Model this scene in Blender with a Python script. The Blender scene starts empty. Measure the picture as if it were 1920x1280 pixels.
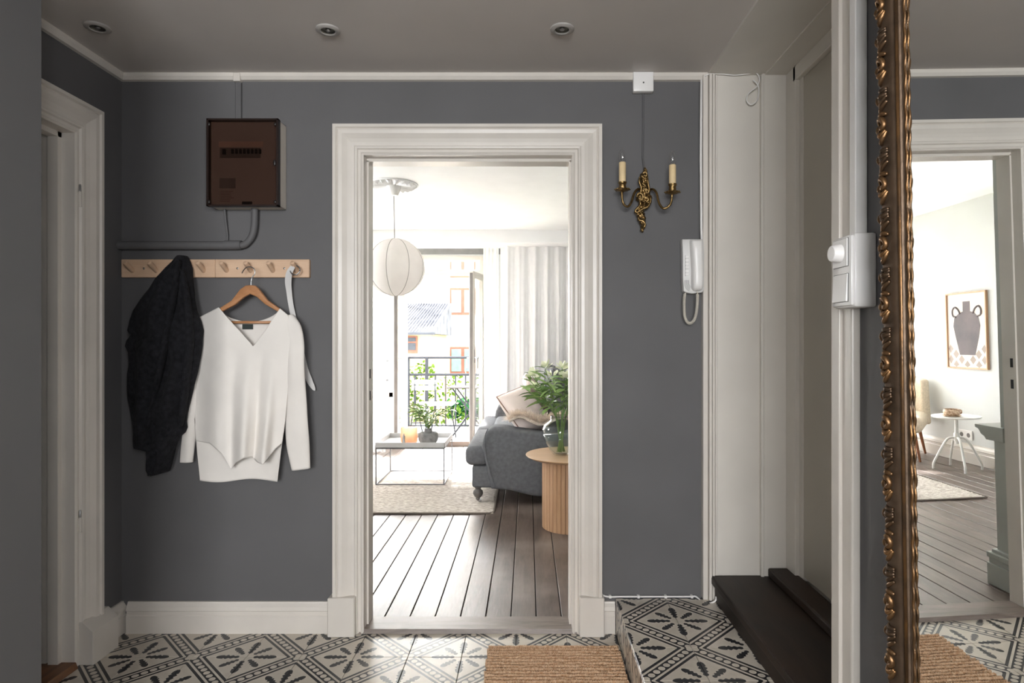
import bpy, bmesh, math, random
from mathutils import Vector, Matrix, noise
R = math.radians
random.seed(7)
SC = bpy.context.scene
COL = SC.collection
PI = math.pi

# ------------------------------------------------------------------ camera, sky, exposure
F_PX, CX, CY, CAM_H = 1150.0, 990.0, 641.0, 1.17
cam_d = bpy.data.cameras.new('camera')
cam_d.sensor_width = 36.0
cam_d.lens = 36.0 * F_PX / 1920.0
cam_d.shift_x = -(CX - 960.0) / 1920.0
cam_d.shift_y = (CY - 640.0) / 1920.0
cam_d.clip_start = 0.05
cam = bpy.data.objects.new('camera', cam_d)
cam.location = (0, 0, CAM_H)
cam.rotation_euler = (R(90), 0, 0)
COL.objects.link(cam)
SC.camera = cam

world = bpy.data.worlds.new('overcast_sky')
SC.world = world
world.use_nodes = True
_bg = world.node_tree.nodes['Background']
_bg.inputs[0].default_value = (0.975, 0.987, 1.0, 1)
_bg.inputs[1].default_value = 11.0
vs = SC.view_settings
vs.view_transform = 'Standard'
vs.look = 'None'
vs.gamma = 1.0
vs.use_curve_mapping = False
vs.exposure = 1.64
SC.cycles.max_bounces = 12
SC.cycles.diffuse_bounces = 6
SC.cycles.glossy_bounces = 6
SC.cycles.transmission_bounces = 10
SC.cycles.transparent_max_bounces = 16
SC.cycles.caustics_reflective = False
SC.cycles.caustics_refractive = False
SC.cycles.use_denoising = True


def portal(name, loc, rot, sx, sy):
    """A sampling aid for the sky in a window opening; it gives off no light of its own."""
    l = bpy.data.lights.new(name, 'AREA')
    l.shape = 'RECTANGLE'
    l.size, l.size_y = sx, sy
    l.cycles.is_portal = True
    o = bpy.data.objects.new(name, l)
    o.location, o.rotation_euler = loc, rot
    COL.objects.link(o)


portal('daylight_balcony', (-1.5, 7.02, 1.08), (R(-90), 0, 0), 2.0, 2.16)
portal('daylight_added_rear', (-0.275, -2.97, 1.535), (R(90), 0, 0), 1.75, 1.17)  # serves the rear window added behind the viewer
portal('daylight_added_side', (0.765, -1.15, 1.535), (0, R(90), 0), 1.17, 0.70)  # serves the added side window in the right wall
portal('daylight_added_left', (-2.615, 3.95, 1.70), (0, R(-90), 0), 0.80, 0.6)  # serves the added high window in the living room

sun_d = bpy.data.lights.new('sun', 'SUN')
sun_d.energy = 20.0
sun_d.angle = R(2.5)
sun_d.color = (1.0, .99, .98)
sun = bpy.data.objects.new('sun', sun_d)
sun.rotation_euler = Vector((0.10, -0.78, -0.80)).to_track_quat('-Z', 'Y').to_euler()
sun.location = (-2, 14, 12)
COL.objects.link(sun)

# ------------------------------------------------------------------ helpers


def P(px, py, y):
    """Point of the room at depth y behind pixel (px, py) of the photograph: how the place was measured."""
    return Vector(((px - CX) / F_PX * y, y, CAM_H - (py - CY) / F_PX * y))


def lin(c):
    return tuple((v / 255 / 12.92) if v / 255 <= 0.04045 else ((v / 255 + 0.055) / 1.055) ** 2.4 for v in c)


def tag(o, label=None, cat=None, group=None, kind=None):
    if label: o['label'] = label
    if cat: o['category'] = cat
    if group: o['group'] = group
    if kind: o['kind'] = kind
    return o


def empty(name, loc, label=None, cat=None, group=None, kind=None, rz=0.0):
    o = bpy.data.objects.new(name, None)
    o.empty_display_size = 0.05
    o.location = loc
    o.rotation_euler = (0, 0, rz)
    COL.objects.link(o)
    return tag(o, label, cat, group, kind)


def world_loc(o):
    v = Vector((0, 0, 0))
    while o is not None:
        v += Vector(o.location)
        o = o.parent
    return v


class MB:
    """Collects shapes in world (or local) coordinates; build() links them as one mesh object."""

    def __init__(self):
        self.bm = bmesh.new()

    def _xf(self, verts, m):
        if m is not None:
            bmesh.ops.transform(self.bm, matrix=m, verts=verts)

    def box(self, x0, x1, y0, y1, z0, z1, bev=0.0, seg=1, m=None):
        bm = bmesh.new()
        bmesh.ops.create_cube(bm, size=1.0)
        bmesh.ops.scale(bm, vec=(abs(x1 - x0), abs(y1 - y0), abs(z1 - z0)), verts=bm.verts)
        bmesh.ops.translate(bm, vec=((x0 + x1) / 2, (y0 + y1) / 2, (z0 + z1) / 2), verts=bm.verts)
        if bev > 0:
            bmesh.ops.bevel(bm, geom=bm.edges[:], offset=bev, segments=seg, affect='EDGES', profile=0.5)
        self._merge(bm, m)
        return self

    def _merge(self, bm, m=None):
        if m is not None:
            bmesh.ops.transform(bm, matrix=m, verts=bm.verts)
        me = bpy.data.meshes.new('tmp')
        bm.to_mesh(me)
        bm.free()
        self.bm.from_mesh(me)
        bpy.data.meshes.remove(me)

    def poly(self, pts):
        vs_ = [self.bm.verts.new(p) for p in pts]
        self.bm.faces.new(vs_)
        return self

    def prism(self, pts2, a0, a1, axis='Y', bev=0.0, seg=2, m=None):
        """pts2 in the plane across axis: Y -> (x,z), X -> (y,z), Z -> (x,y)."""
        def at(p, a):
            return {'Y': (p[0], a, p[1]), 'X': (a, p[0], p[1]), 'Z': (p[0], p[1], a)}[axis]
        bm = bmesh.new()
        lo = [bm.verts.new(at(p, a0)) for p in pts2]
        hi = [bm.verts.new(at(p, a1)) for p in pts2]
        n = len(pts2)
        bm.faces.new(lo)
        bm.faces.new(hi[::-1])
        for i in range(n):
            bm.faces.new((lo[i], hi[i], hi[(i + 1) % n], lo[(i + 1) % n]))
        bmesh.ops.recalc_face_normals(bm, faces=bm.faces)
        if bev > 0:
            ed = [e for e in bm.edges if abs({'Y': e.verts[0].co.y - e.verts[1].co.y, 'X': e.verts[0].co.x - e.verts[1].co.x, 'Z': e.verts[0].co.z - e.verts[1].co.z}[axis]) < 1e-7]
            bmesh.ops.bevel(bm, geom=ed, offset=bev, segments=seg, affect='EDGES', profile=0.5)
        self._merge(bm, m)
        return self

    def rings(self, rings, caps=True, closed=True):
        vr = [[self.bm.verts.new(p) for p in r] for r in rings]
        n = len(vr[0])
        for a, b in zip(vr, vr[1:]):
            for i in range(n if closed else n - 1):
                j = (i + 1) % n
                try:
                    self.bm.faces.new((a[i], a[j], b[j], b[i]))
                except ValueError:
                    pass
        if caps and closed:
            self.bm.faces.new(vr[0][::-1])
            self.bm.faces.new(vr[-1])
        return self

    def tube(self, pts, r, seg=8, caps=True, flat=None):
        pts = [Vector(p) for p in pts]
        rr = r if isinstance(r, (list, tuple)) else [r] * len(pts)
        rings, up = [], None
        for i, p in enumerate(pts):
            d = (pts[min(i + 1, len(pts) - 1)] - pts[max(i - 1, 0)])
            d = d.normalized() if d.length > 1e-9 else Vector((0, 0, 1))
            if up is None:
                up = Vector((0, 0, 1)) if abs(d.z) < 0.9 else Vector((1, 0, 0))
            a = d.cross(up)
            a = a.normalized() if a.length > 1e-6 else d.orthogonal().normalized()
            b = a.cross(d).normalized()
            up = b
            k = flat if flat else 1.0
            rings.append([p + a * math.cos(t) * rr[i] + b * math.sin(t) * rr[i] * k for t in (2 * PI * j / seg for j in range(seg))])
        return self.rings(rings, caps)

    def lathe(self, prof, c=(0, 0, 0), seg=24, m=None, caps=True, start=0.0):
        c = Vector(c)
        n0 = len(self.bm.verts)
        rings = [[c + Vector((r * math.cos(start + 2 * PI * j / seg), r * math.sin(start + 2 * PI * j / seg), z)) for j in range(seg)] for r, z in prof]
        if m is not None:
            rings = [[m @ p for p in ring] for ring in rings]
        return self.rings(rings, caps)

    def ball(self, c, r, seg=12, m=None):
        rx, ry, rz = (r, r, r) if not isinstance(r, (tuple, list)) else r
        bm = bmesh.new()
        bmesh.ops.create_uvsphere(bm, u_segments=seg, v_segments=max(6, seg // 2 + 1), radius=1.0)
        bmesh.ops.scale(bm, vec=(rx, ry, rz), verts=bm.verts)
        bmesh.ops.translate(bm, vec=c, verts=bm.verts)
        self._merge(bm, m)
        return self

    def grid(self, fn, nu, nv):
        vv = [[self.bm.verts.new(fn(i / nu, j / nv)) for i in range(nu + 1)] for j in range(nv + 1)]
        for j in range(nv):
            for i in range(nu):
                self.bm.faces.new((vv[j][i], vv[j][i + 1], vv[j + 1][i + 1], vv[j + 1][i]))
        return self

    def build(self, name, mat, parent=None, smooth=False, local=False, label=None, cat=None, group=None, kind=None, solid=0.0, sub=0, autosmooth=None):
        bm = self.bm
        bmesh.ops.recalc_face_normals(bm, faces=bm.faces)
        me = bpy.data.meshes.new(name)
        o = bpy.data.objects.new(name, me)
        COL.objects.link(o)
        if parent is not None:
            o.parent = parent
            if not local:
                off = world_loc(parent)
                bmesh.ops.translate(bm, vec=-off, verts=bm.verts)
        elif not local and bm.verts:
            xs = [v.co.x for v in bm.verts]; ys = [v.co.y for v in bm.verts]; zs = [v.co.z for v in bm.verts]
            off = Vector(((min(xs) + max(xs)) / 2, (min(ys) + max(ys)) / 2, min(zs)))
            bmesh.ops.translate(bm, vec=-off, verts=bm.verts)
            o.location = off
        if smooth or autosmooth:
            for f in bm.faces: f.smooth = True
        if autosmooth:
            for e in bm.edges:
                if len(e.link_faces) == 2 and e.calc_face_angle(0.0) > R(autosmooth): e.smooth = False
        bm.to_mesh(me)
        bm.free()
        for mm in (mat if isinstance(mat, (list, tuple)) else [mat]):
            me.materials.append(mm)
        if solid:
            md = o.modifiers.new('thickness', 'SOLIDIFY'); md.thickness = solid; md.offset = 0
        if sub:
            md = o.modifiers.new('smooth', 'SUBSURF'); md.levels = sub; md.render_levels = sub
        return tag(o, label, cat, group, kind)


def copy_obj(o, parent=None, loc=None):
    c = o.copy()
    COL.objects.link(c)
    c.parent = parent
    if loc is not None: c.location = loc
    return c


def copy_tree(o, parent=None):
    c = copy_obj(o, parent)
    for ch in list(o.children):
        copy_tree(ch, c)
    return c


def catmull(pts, n=6):
    pts = [Vector(p) for p in pts]
    out = []
    for i in range(len(pts) - 1):
        p0, p1, p2, p3 = pts[max(i - 1, 0)], pts[i], pts[i + 1], pts[min(i + 2, len(pts) - 1)]
        for k in range(n):
            t = k / n
            out.append(0.5 * ((2 * p1) + (p2 - p0) * t + (2 * p0 - 5 * p1 + 4 * p2 - p3) * t * t + (3 * p1 - p0 - 3 * p2 + p3) * t ** 3))
    out.append(pts[-1])
    return out


def interp(tab, x):
    if x <= tab[0][0]: return tab[0][1]
    for (a, va), (b, vb) in zip(tab, tab[1:]):
        if x <= b: return va + (vb - va) * (x - a) / (b - a)
    return tab[-1][1]


# ------------------------------------------------------------------ materials
class NT:
    def __init__(self, name):
        self.mat = bpy.data.materials.new(name)
        self.mat.use_nodes = True
        self.t = self.mat.node_tree
        self.bsdf = self.t.nodes['Principled BSDF']
        self.out = self.t.nodes['Material Output']

    def n(self, kind, **kw):
        nd = self.t.nodes.new(kind)
        for k, v in kw.items():
            setattr(nd, k, v)
        return nd

    def l(self, a, b):
        self.t.links.new(a, b)

    def math(self, op, a, b=None, c=None, clamp=False):
        nd = self.n('ShaderNodeMath', operation=op, use_clamp=clamp)
        for i, v in enumerate((a, b, c)):
            if v is None: continue
            if isinstance(v, (int, float)): nd.inputs[i].default_value = v
            else: self.l(v, nd.inputs[i])
        return nd.outputs[0]

    def mixc(self, fac, a, b):
        nd = self.n('ShaderNodeMix', data_type='RGBA')
        for s, v in ((nd.inputs[0], fac), (nd.inputs[6], a), (nd.inputs[7], b)):
            if isinstance(v, (int, float)): s.default_value = v
            elif isinstance(v, tuple): s.default_value = (*v[:3], 1)
            else: self.l(v, s)
        return nd.outputs[2]

    def ramp(self, fac, a, b):
        nd = self.n('ShaderNodeMapRange', clamp=True)
        self.l(fac, nd.inputs[0])
        nd.inputs[1].default_value, nd.inputs[2].default_value = a, b
        return nd.outputs[0]


def mat(name, col, rough=0.5, metal=0.0, var=0.06, vscale=6.0, bump=0.0, bscale=60.0, spec=0.5, coat=0.0, stretch=None, col2=None, sheen=0.0, trans=0.0, ior=1.45, emit=None, rvar=0.0):
    t = NT(name)
    b = t.bsdf
    c = lin(col)
    tc = t.n('ShaderNodeTexCoord')
    src = tc.outputs['Object']
    if stretch:
        mp = t.n('ShaderNodeMapping'); mp.inputs['Scale'].default_value = stretch
        t.l(src, mp.inputs[0]); src = mp.outputs[0]
    nz = t.n('ShaderNodeTexNoise'); nz.inputs['Scale'].default_value = vscale; nz.inputs['Detail'].default_value = 4
    t.l(src, nz.inputs['Vector'])
    c2 = lin(col2) if col2 else tuple(min(1, v * (1 + 2 * var)) for v in c)
    c1 = c if col2 else tuple(v * (1 - 2 * var) for v in c)
    t.l(t.mixc(t.ramp(nz.outputs[0], 0.3, 0.7), c1, c2), b.inputs['Base Color'])
    b.inputs['Roughness'].default_value = rough
    if rvar:
        t.l(t.math('ADD', t.math('MULTIPLY', nz.outputs[0], rvar), rough - rvar / 2), b.inputs['Roughness'])
    b.inputs['Metallic'].default_value = metal
    b.inputs['Specular IOR Level'].default_value = spec
    b.inputs['Coat Weight'].default_value = coat
    b.inputs['Sheen Weight'].default_value = sheen
    b.inputs['Transmission Weight'].default_value = trans
    b.inputs['IOR'].default_value = ior
    if bump:
        n2 = t.n('ShaderNodeTexNoise'); n2.inputs['Scale'].default_value = bscale; n2.inputs['Detail'].default_value = 5
        t.l(src, n2.inputs['Vector'])
        bp = t.n('ShaderNodeBump'); bp.inputs['Strength'].default_value = bump; bp.inputs['Distance'].default_value = 0.004
        t.l(n2.outputs[0], bp.inputs['Height']); t.l(bp.outputs[0], b.inputs['Normal'])
    return t.mat


def glass_mat(name, tint=(1, 1, 1), opacity=0.06, rough=0.0):
    """Thin pane: mostly see-through, with a mirror-like sheen that grows at grazing angles."""
    t = NT(name)
    tr = t.n('ShaderNodeBsdfTransparent'); tr.inputs[0].default_value = (*tint, 1)
    gl = t.n('ShaderNodeBsdfGlossy'); gl.inputs['Roughness'].default_value = rough
    lw = t.n('ShaderNodeLayerWeight'); lw.inputs[0].default_value = 0.5
    fr = t.math('ADD', t.math('MULTIPLY', t.math('POWER', lw.outputs['Facing'], 4.0), 0.6), 0.03)
    mx = t.n('ShaderNodeMixShader')
    t.l(t.math('ADD', fr, opacity, clamp=True), mx.inputs[0]); t.l(tr.outputs[0], mx.inputs[1]); t.l(gl.outputs[0], mx.inputs[2])
    t.l(mx.outputs[0], t.out.inputs[0])
    return t.mat


def cloth_mat(name, col, transl=0.4, see=0.0, weave=900.0):
    t = NT(name)
    c = (*lin(col), 1)
    tc = t.n('ShaderNodeTexCoord')
    wv = t.n('ShaderNodeTexNoise'); wv.inputs['Scale'].default_value = 12
    t.l(tc.outputs['Object'], wv.inputs[0])
    cc = t.mixc(t.ramp(wv.outputs[0], .3, .7), tuple(v * .96 for v in c[:3]), c)
    d = t.n('ShaderNodeBsdfDiffuse'); tl = t.n('ShaderNodeBsdfTranslucent')
    t.l(cc, d.inputs[0]); t.l(cc, tl.inputs[0])
    mx = t.n('ShaderNodeMixShader'); mx.inputs[0].default_value = transl
    t.l(d.outputs[0], mx.inputs[1]); t.l(tl.outputs[0], mx.inputs[2])
    res = mx.outputs[0]
    if see:
        tr = t.n('ShaderNodeBsdfTransparent'); m2 = t.n('ShaderNodeMixShader'); m2.inputs[0].default_value = see
        t.l(res, m2.inputs[1]); t.l(tr.outputs[0], m2.inputs[2]); res = m2.outputs[0]
    t.l(res, t.out.inputs[0])
    return t.mat


def tile_mat():
    """Encaustic cement tile: quarter stars in two opposite corners, a chain band along the other diagonal."""
    t = NT('cement_tile')
    tc = t.n('ShaderNodeTexCoord')
    sp = t.n('ShaderNodeSeparateXYZ'); t.l(tc.outputs['Object'], sp.inputs[0])
    M = t.math
    u = M('ADD', M('DIVIDE', sp.outputs[0], 0.2), 0.5)
    v = M('ADD', M('DIVIDE', sp.outputs[1], 0.2), 0.5)
    s = M('SUBTRACT', M('ADD', u, v), 1.0)
    flip = M('GREATER_THAN', s, 0.0)
    uu = M('ABSOLUTE', M('SUBTRACT', u, flip))
    vv = M('ABSOLUTE', M('SUBTRACT', v, flip))
    r = M('SQRT', M('ADD', M('MULTIPLY', uu, uu), M('MULTIPLY', vv, vv)))
    th = M('ARCTAN2', vv, uu)
    k = M('ROUND', M('DIVIDE', th, PI / 4))
    ph = M('SUBTRACT', th, M('MULTIPLY', k, PI / 4))
    al = M('MULTIPLY', r, M('COSINE', ph))
    pp = M('ABSOLUTE', M('MULTIPLY', r, M('SINE', ph)))
    diag = M('COMPARE', k, 1.0, 0.1)
    # petal: an ellipse between a0 and a1 with notched sides
    a0, a1 = 0.135, M('SUBTRACT', 0.56, M('MULTIPLY', diag, 0.075))
    w = M('DIVIDE', M('SUBTRACT', al, a0), M('SUBTRACT', a1, a0))
    inside = M('MULTIPLY', M('GREATER_THAN', w, 0.0), M('LESS_THAN', w, 1.0))
    wc = M('MINIMUM', M('MAXIMUM', w, 0.0), 1.0)
    el = M('MULTIPLY', M('ADD', 0.42, M('MULTIPLY', M('POWER', wc, 0.8), 0.75)), M('POWER', M('SUBTRACT', 1.0, M('POWER', wc, 5.0)), 0.6))
    saw = M('PINGPONG', M('ADD', w, 0.02), 0.11)
    notch = M('ADD', 0.62, M('MULTIPLY', saw, 5.6))
    tip = M('GREATER_THAN', w, 0.66)
    prof = M('ADD', M('MULTIPLY', tip, 1.0), M('MULTIPLY', M('SUBTRACT', 1.0, tip), notch))
    hw = M('MULTIPLY', M('MULTIPLY', el, prof), M('SUBTRACT', 0.076, M('MULTIPLY', diag, 0.010)))
    petal = M('MULTIPLY', inside, M('LESS_THAN', pp, hw))
    # band
    dist = M('ABSOLUTE', M('MULTIPLY', s, 0.7071))
    alongb = M('MULTIPLY', M('SUBTRACT', u, v), 0.7071)
    line = M('MULTIPLY', M('GREATER_THAN', dist, 0.122), M('LESS_THAN', dist, 0.172))
    chain = M('LESS_THAN', dist, 0.082)
    per = 1.4142 / 10
    q = M('PINGPONG', M('ADD', alongb, 7.07107), per / 2)      # 0 at cell edge .. per/2 at the middle
    qa = M('SUBTRACT', per / 2, q)
    dot = M('LESS_THAN', M('ADD', M('POWER', M('DIVIDE', qa, 0.058), 2.0), M('POWER', M('DIVIDE', dist, 0.054), 2.0)), 1.0)
    chain = M('MULTIPLY', chain, M('SUBTRACT', 1.0, dot))
    cu = M('MINIMUM', u, M('SUBTRACT', 1.0, u)); cv = M('MINIMUM', v, M('SUBTRACT', 1.0, v))
    corner = M('LESS_THAN', M('ADD', cu, cv), 0.11)
    band = M('MULTIPLY', M('MAXIMUM', line, chain), M('SUBTRACT', 1.0, M('MULTIPLY', corner, chain)))
    black = M('MAXIMUM', petal, band, clamp=True)
    oi = t.n('ShaderNodeObjectInfo')
    nz = t.n('ShaderNodeTexNoise'); nz.inputs['Scale'].default_value = 22; nz.inputs['Detail'].default_value = 5
    t.l(tc.outputs['Object'], nz.inputs[0])
    cream = t.mixc(t.ramp(nz.outputs[0], .3, .75), lin((196, 187, 174)), lin((208, 200, 187)))
    cream = t.mixc(M('MULTIPLY', oi.outputs['Random'], 0.35), cream, lin((188, 179, 165)))
    dark = t.mixc(nz.outputs[0], lin((30, 31, 34)), lin((46, 47, 50)))
    t.l(t.mixc(black, cream, dark), t.bsdf.inputs['Base Color'])
    t.l(M('ADD', 0.24, M('MULTIPLY', nz.outputs[0], 0.14)), t.bsdf.inputs['Roughness'])
    t.bsdf.inputs['Specular IOR Level'].default_value = 0.6
    bp = t.n('ShaderNodeBump'); bp.inputs['Strength'].default_value = 0.08; bp.inputs['Distance'].default_value = 0.002
    t.l(nz.outputs[0], bp.inputs['Height']); t.l(bp.outputs[0], t.bsdf.inputs['Normal'])
    return t.mat


def wood_mat(name, c1, c2, rough=0.4, scale=(1, 1, 1), ring=9.0, spec=0.5, worn=None, bump=0.08, rand=0.25):
    t = NT(name)
    tc = t.n('ShaderNodeTexCoord')
    oi = t.n('ShaderNodeObjectInfo')
    mp = t.n('ShaderNodeMapping'); mp.inputs['Scale'].default_value = scale
    cb = t.n('ShaderNodeCombineXYZ')
    t.l(t.math('MULTIPLY', oi.outputs['Random'], 37.0), cb.inputs[0]); t.l(t.math('MULTIPLY', oi.outputs['Random'], 13.0), cb.inputs[1])
    t.l(tc.outputs['Object'], mp.inputs[0]); t.l(cb.outputs[0], mp.inputs['Location'])
    nz = t.n('ShaderNodeTexNoise'); nz.inputs['Scale'].default_value = ring; nz.inputs['Detail'].default_value = 8; nz.inputs['Distortion'].default_value = 1.2
    t.l(mp.outputs[0], nz.inputs[0])
    fine = t.n('ShaderNodeTexNoise'); fine.inputs['Scale'].default_value = ring * 7; fine.inputs['Detail'].default_value = 3
    t.l(mp.outputs[0], fine.inputs[0])
    g = t.math('ADD', t.math('MULTIPLY', t.ramp(nz.outputs[0], .3, .7), .7), t.math('MULTIPLY', t.ramp(fine.outputs[0], .3, .7), .3))
    g = t.math('ADD', g, t.math('MULTIPLY', t.math('SUBTRACT', oi.outputs['Random'], 0.5), rand), clamp=True)
    c = t.mixc(g, lin(c1), lin(c2))
    if worn:
        w = t.n('ShaderNodeTexNoise'); w.inputs['Scale'].default_value = 2.2; w.inputs['Detail'].default_value = 6
        geo = t.n('ShaderNodeNewGeometry'); t.l(geo.outputs['Position'], w.inputs[0])
        c = t.mixc(t.math('MULTIPLY', t.ramp(w.outputs[0], .5, .72), 0.55), c, lin(worn))
        t.l(t.math('ADD', rough - .08, t.math('MULTIPLY', w.outputs[0], 0.2)), t.bsdf.inputs['Roughness'])
    else:
        t.bsdf.inputs['Roughness'].default_value = rough
    t.l(c, t.bsdf.inputs['Base Color'])
    t.bsdf.inputs['Specular IOR Level'].default_value = spec
    bp = t.n('ShaderNodeBump'); bp.inputs['Strength'].default_value = bump; bp.inputs['Distance'].default_value = 0.003
    t.l(fine.outputs[0], bp.inputs['Height']); t.l(bp.outputs[0], t.bsdf.inputs['Normal'])
    return t.mat


M_GREY = mat('grey_wall_paint', (92, 91, 92), 0.62, var=0.04, vscale=3, bump=0.05, bscale=180)
M_CEIL = mat('ceiling_paint', (205, 199, 194), 0.7, var=0.02, vscale=2)
M_WHITE = mat('white_gloss_paint', (208, 202, 194), 0.32, var=0.025, vscale=5, bump=0.05, bscale=40)
M_WHITEP = mat('white_panel_paint', (210, 205, 197), 0.42, var=0.025, vscale=3, bump=0.04, bscale=30)
M_LIVW = mat('living_wall_paint', (206, 208, 207), 0.7, var=0.02, vscale=2)
M_LIVC = mat('living_ceiling_paint', (236, 236, 236), 0.75, var=0.01)
M_GREEN = mat('grey_green_paint', (182, 186, 181), 0.4, var=0.03)
M_TILE = tile_mat()
M_GROUT = mat('dark_grout', (52, 50, 48), 0.9)
M_BOARD = wood_mat('floorboard_wood', (70, 58, 52), (112, 98, 90), 0.36, (1, .12, 1), 16.0, 0.6, worn=(150, 138, 130), bump=.12)
M_SILL = wood_mat('threshold_wood', (96, 84, 76), (138, 126, 118), 0.4, (.15, 1, 1), 22.0)
M_BROWN = wood_mat('brown_threshold_wood', (92, 58, 34), (132, 88, 54), 0.4, (1, .15, 1), 18.0)
M_DARKW = wood_mat('dark_stained_wood', (26, 19, 15), (46, 35, 27), 0.5, (1, .15, 1), 14.0, spec=.3, worn=(62, 44, 31), bump=.1)
M_BEECH = wood_mat('pale_beech', (198, 164, 136), (212, 182, 154), 0.45, (.12, 1, 1), 26.0, bump=.04)
M_HANGER = wood_mat('hanger_wood', (166, 116, 78), (192, 142, 102), 0.35, (.3, 1, 1), 24.0, bump=.04)
M_OAK = wood_mat('light_oak', (172, 132, 98), (196, 158, 124), 0.5, (1, 1, .1), 22.0, bump=.08)
M_DOORP = mat('beige_door_paint', (176, 170, 158), 0.4, var=0.03, vscale=2)
M_PLAST = mat('white_plastic', (232, 230, 228), 0.3, var=0.01)
M_PLASTD = mat('dark_slot', (40, 40, 42), 0.6)
M_CORD = mat('coil_cord', (222, 216, 204), 0.45, var=0.02)
M_STEEL = mat('brushed_steel', (168, 168, 168), 0.3, 1.0, var=0.05)
M_BRASS = mat('aged_brass', (166, 138, 92), 0.34, 1.0, col2=(104, 84, 54), vscale=70, bump=.5, bscale=160)
M_GILT = mat('gilded_wood', (132, 96, 58), 0.36, 0.7, col2=(80, 64, 50), vscale=22, bump=.2, bscale=150)
M_GILTD = mat('dull_gilt', (116, 96, 78), 0.42, 0.55, col2=(84, 68, 54), vscale=30, bump=.15, bscale=120)
M_CANDLE = mat('cream_candle_sleeve', (224, 200, 156), 0.5, var=0.04, vscale=20)
M_BLACK = mat('black_wool', (31, 31, 34), 0.95, var=0.2, vscale=60, bump=.7, bscale=260, sheen=.02, spec=.15)
M_KNIT = mat('white_knit', (226, 221, 215), 0.85, var=0.02, vscale=8, bump=.1, bscale=500, sheen=.1, spec=.2)
M_BELT = mat('pale_leather', (206, 204, 202), 0.35, var=0.04)
M_LABEL = mat('dark_label', (40, 48, 46), 0.7)
M_SOFA = mat('grey_linen', (104, 105, 108), 0.9, var=0.07, vscale=40, bump=.35, bscale=700, spec=.2)
M_PINK = mat('blush_cotton', (236, 222, 215), 0.85, var=0.03, bump=.1, bscale=300)
M_TAUPE = mat('taupe_boucle', (150, 134, 126), 0.95, var=0.15, vscale=90, bump=.9, bscale=160)
M_FUR = mat('cream_fur', (226, 212, 198), 0.9, var=0.12, vscale=30)
M_JUTE = mat('jute_cord', (216, 186, 156), 0.9, col2=(176, 136, 102), vscale=120, bump=.6, bscale=300, spec=.2)
M_RUG = mat('pale_woven_rug', (226, 219, 211), 0.95, col2=(164, 153, 144), vscale=80, bump=1.0, bscale=140, stretch=(.35, 1, 1), spec=.1)
M_TRAY = mat('pale_grey_steel', (190, 190, 190), 0.35, var=.02)
M_CONC = mat('dark_concrete', (132, 131, 131), 0.8, var=.15, vscale=30, bump=.3, bscale=90)
M_LEAF = mat('leaf_green', (118, 150, 80), 0.45, col2=(158, 184, 116), vscale=9)
M_LEAFD = mat('leaf_dark_green', (84, 112, 66), 0.45, col2=(120, 150, 92), vscale=9)
M_STEM = mat('stem_green', (112, 136, 76), 0.5)
M_PETAL = mat('cream_petal', (240, 238, 222), 0.6, col2=(226, 232, 196), vscale=14)
M_VINE = mat('vine_green', (44, 66, 20), 0.9, col2=(72, 90, 34), vscale=3, spec=.02)
M_RAIL = mat('grey_painted_steel', (40, 41, 44), 0.9, spec=0.02)
M_OUTW = mat('white_painted_slat', (235, 235, 233), 0.5)
M_HOUSE = mat('cream_render', (150, 138, 120), 0.95, var=.02, spec=.02)
M_HOUSEY = mat('yellow_render', (122, 102, 76), 0.95, var=.03, spec=.02)
M_ROOF = mat('grey_roof_sheet', (58, 59, 63), 0.9, var=.2, vscale=2, spec=.02)
M_SHUT = mat('red_brown_joinery', (72, 48, 40), 0.9, var=.06, spec=.02)
M_PAPER = mat('print_paper', (236, 220, 208), 0.7, var=.01)
M_INK = mat('grey_ink', (92, 88, 92), 0.75, col2=(120, 108, 110), vscale=5)
M_INK2 = mat('taupe_ink', (160, 148, 140), 0.75, var=.04)
M_BOUCLE = mat('cream_boucle', (226, 212, 192), 0.95, var=.06, vscale=70, bump=.9, bscale=150)
M_WALN = wood_mat('warm_brown_wood', (128, 78, 48), (160, 104, 68), 0.4, (1, 1, .15), 20.0)
M_STONEW = mat('speckled_stoneware', (228, 206, 180), 0.5, col2=(150, 112, 82), vscale=70)
M_GLASS = glass_mat('window_glass')
M_BULB = glass_mat('bulb_glass', opacity=.07)
M_CURT = cloth_mat('white_linen_curtain', (234, 232, 232), 0.09)
M_SHEER = cloth_mat('sheer_white_voile', (250, 250, 250), 0.6, see=.4)
M_SHADE = cloth_mat('white_silk_shade', (244, 241, 239), 0.5)
M_SEAM = mat('dark_seam', (122, 118, 116), 0.7)
M_GROUND = mat('courtyard_ground', (150, 156, 128), 0.95, var=.1)
M_BALC = mat('balcony_concrete', (176, 172, 168), 0.9, var=.05)


def vase_glass():
    return glass_mat('vase_glass', (.93, .95, .95), .0)


def peach_glass():
    t = NT('peach_frosted_glass')
    c = (*lin((252, 226, 207)), 1)
    d = t.n('ShaderNodeBsdfDiffuse'); tl = t.n('ShaderNodeBsdfTranslucent'); tr = t.n('ShaderNodeBsdfTransparent')
    for q in (d, tl, tr): q.inputs[0].default_value = c
    m1 = t.n('ShaderNodeMixShader'); m1.inputs[0].default_value = .7
    m2 = t.n('ShaderNodeMixShader'); m2.inputs[0].default_value = .45
    t.l(d.outputs[0], m1.inputs[1]); t.l(tl.outputs[0], m1.inputs[2]); t.l(m1.outputs[0], m2.inputs[1]); t.l(tr.outputs[0], m2.inputs[2])
    t.l(m2.outputs[0], t.out.inputs[0])
    return t.mat


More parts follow.
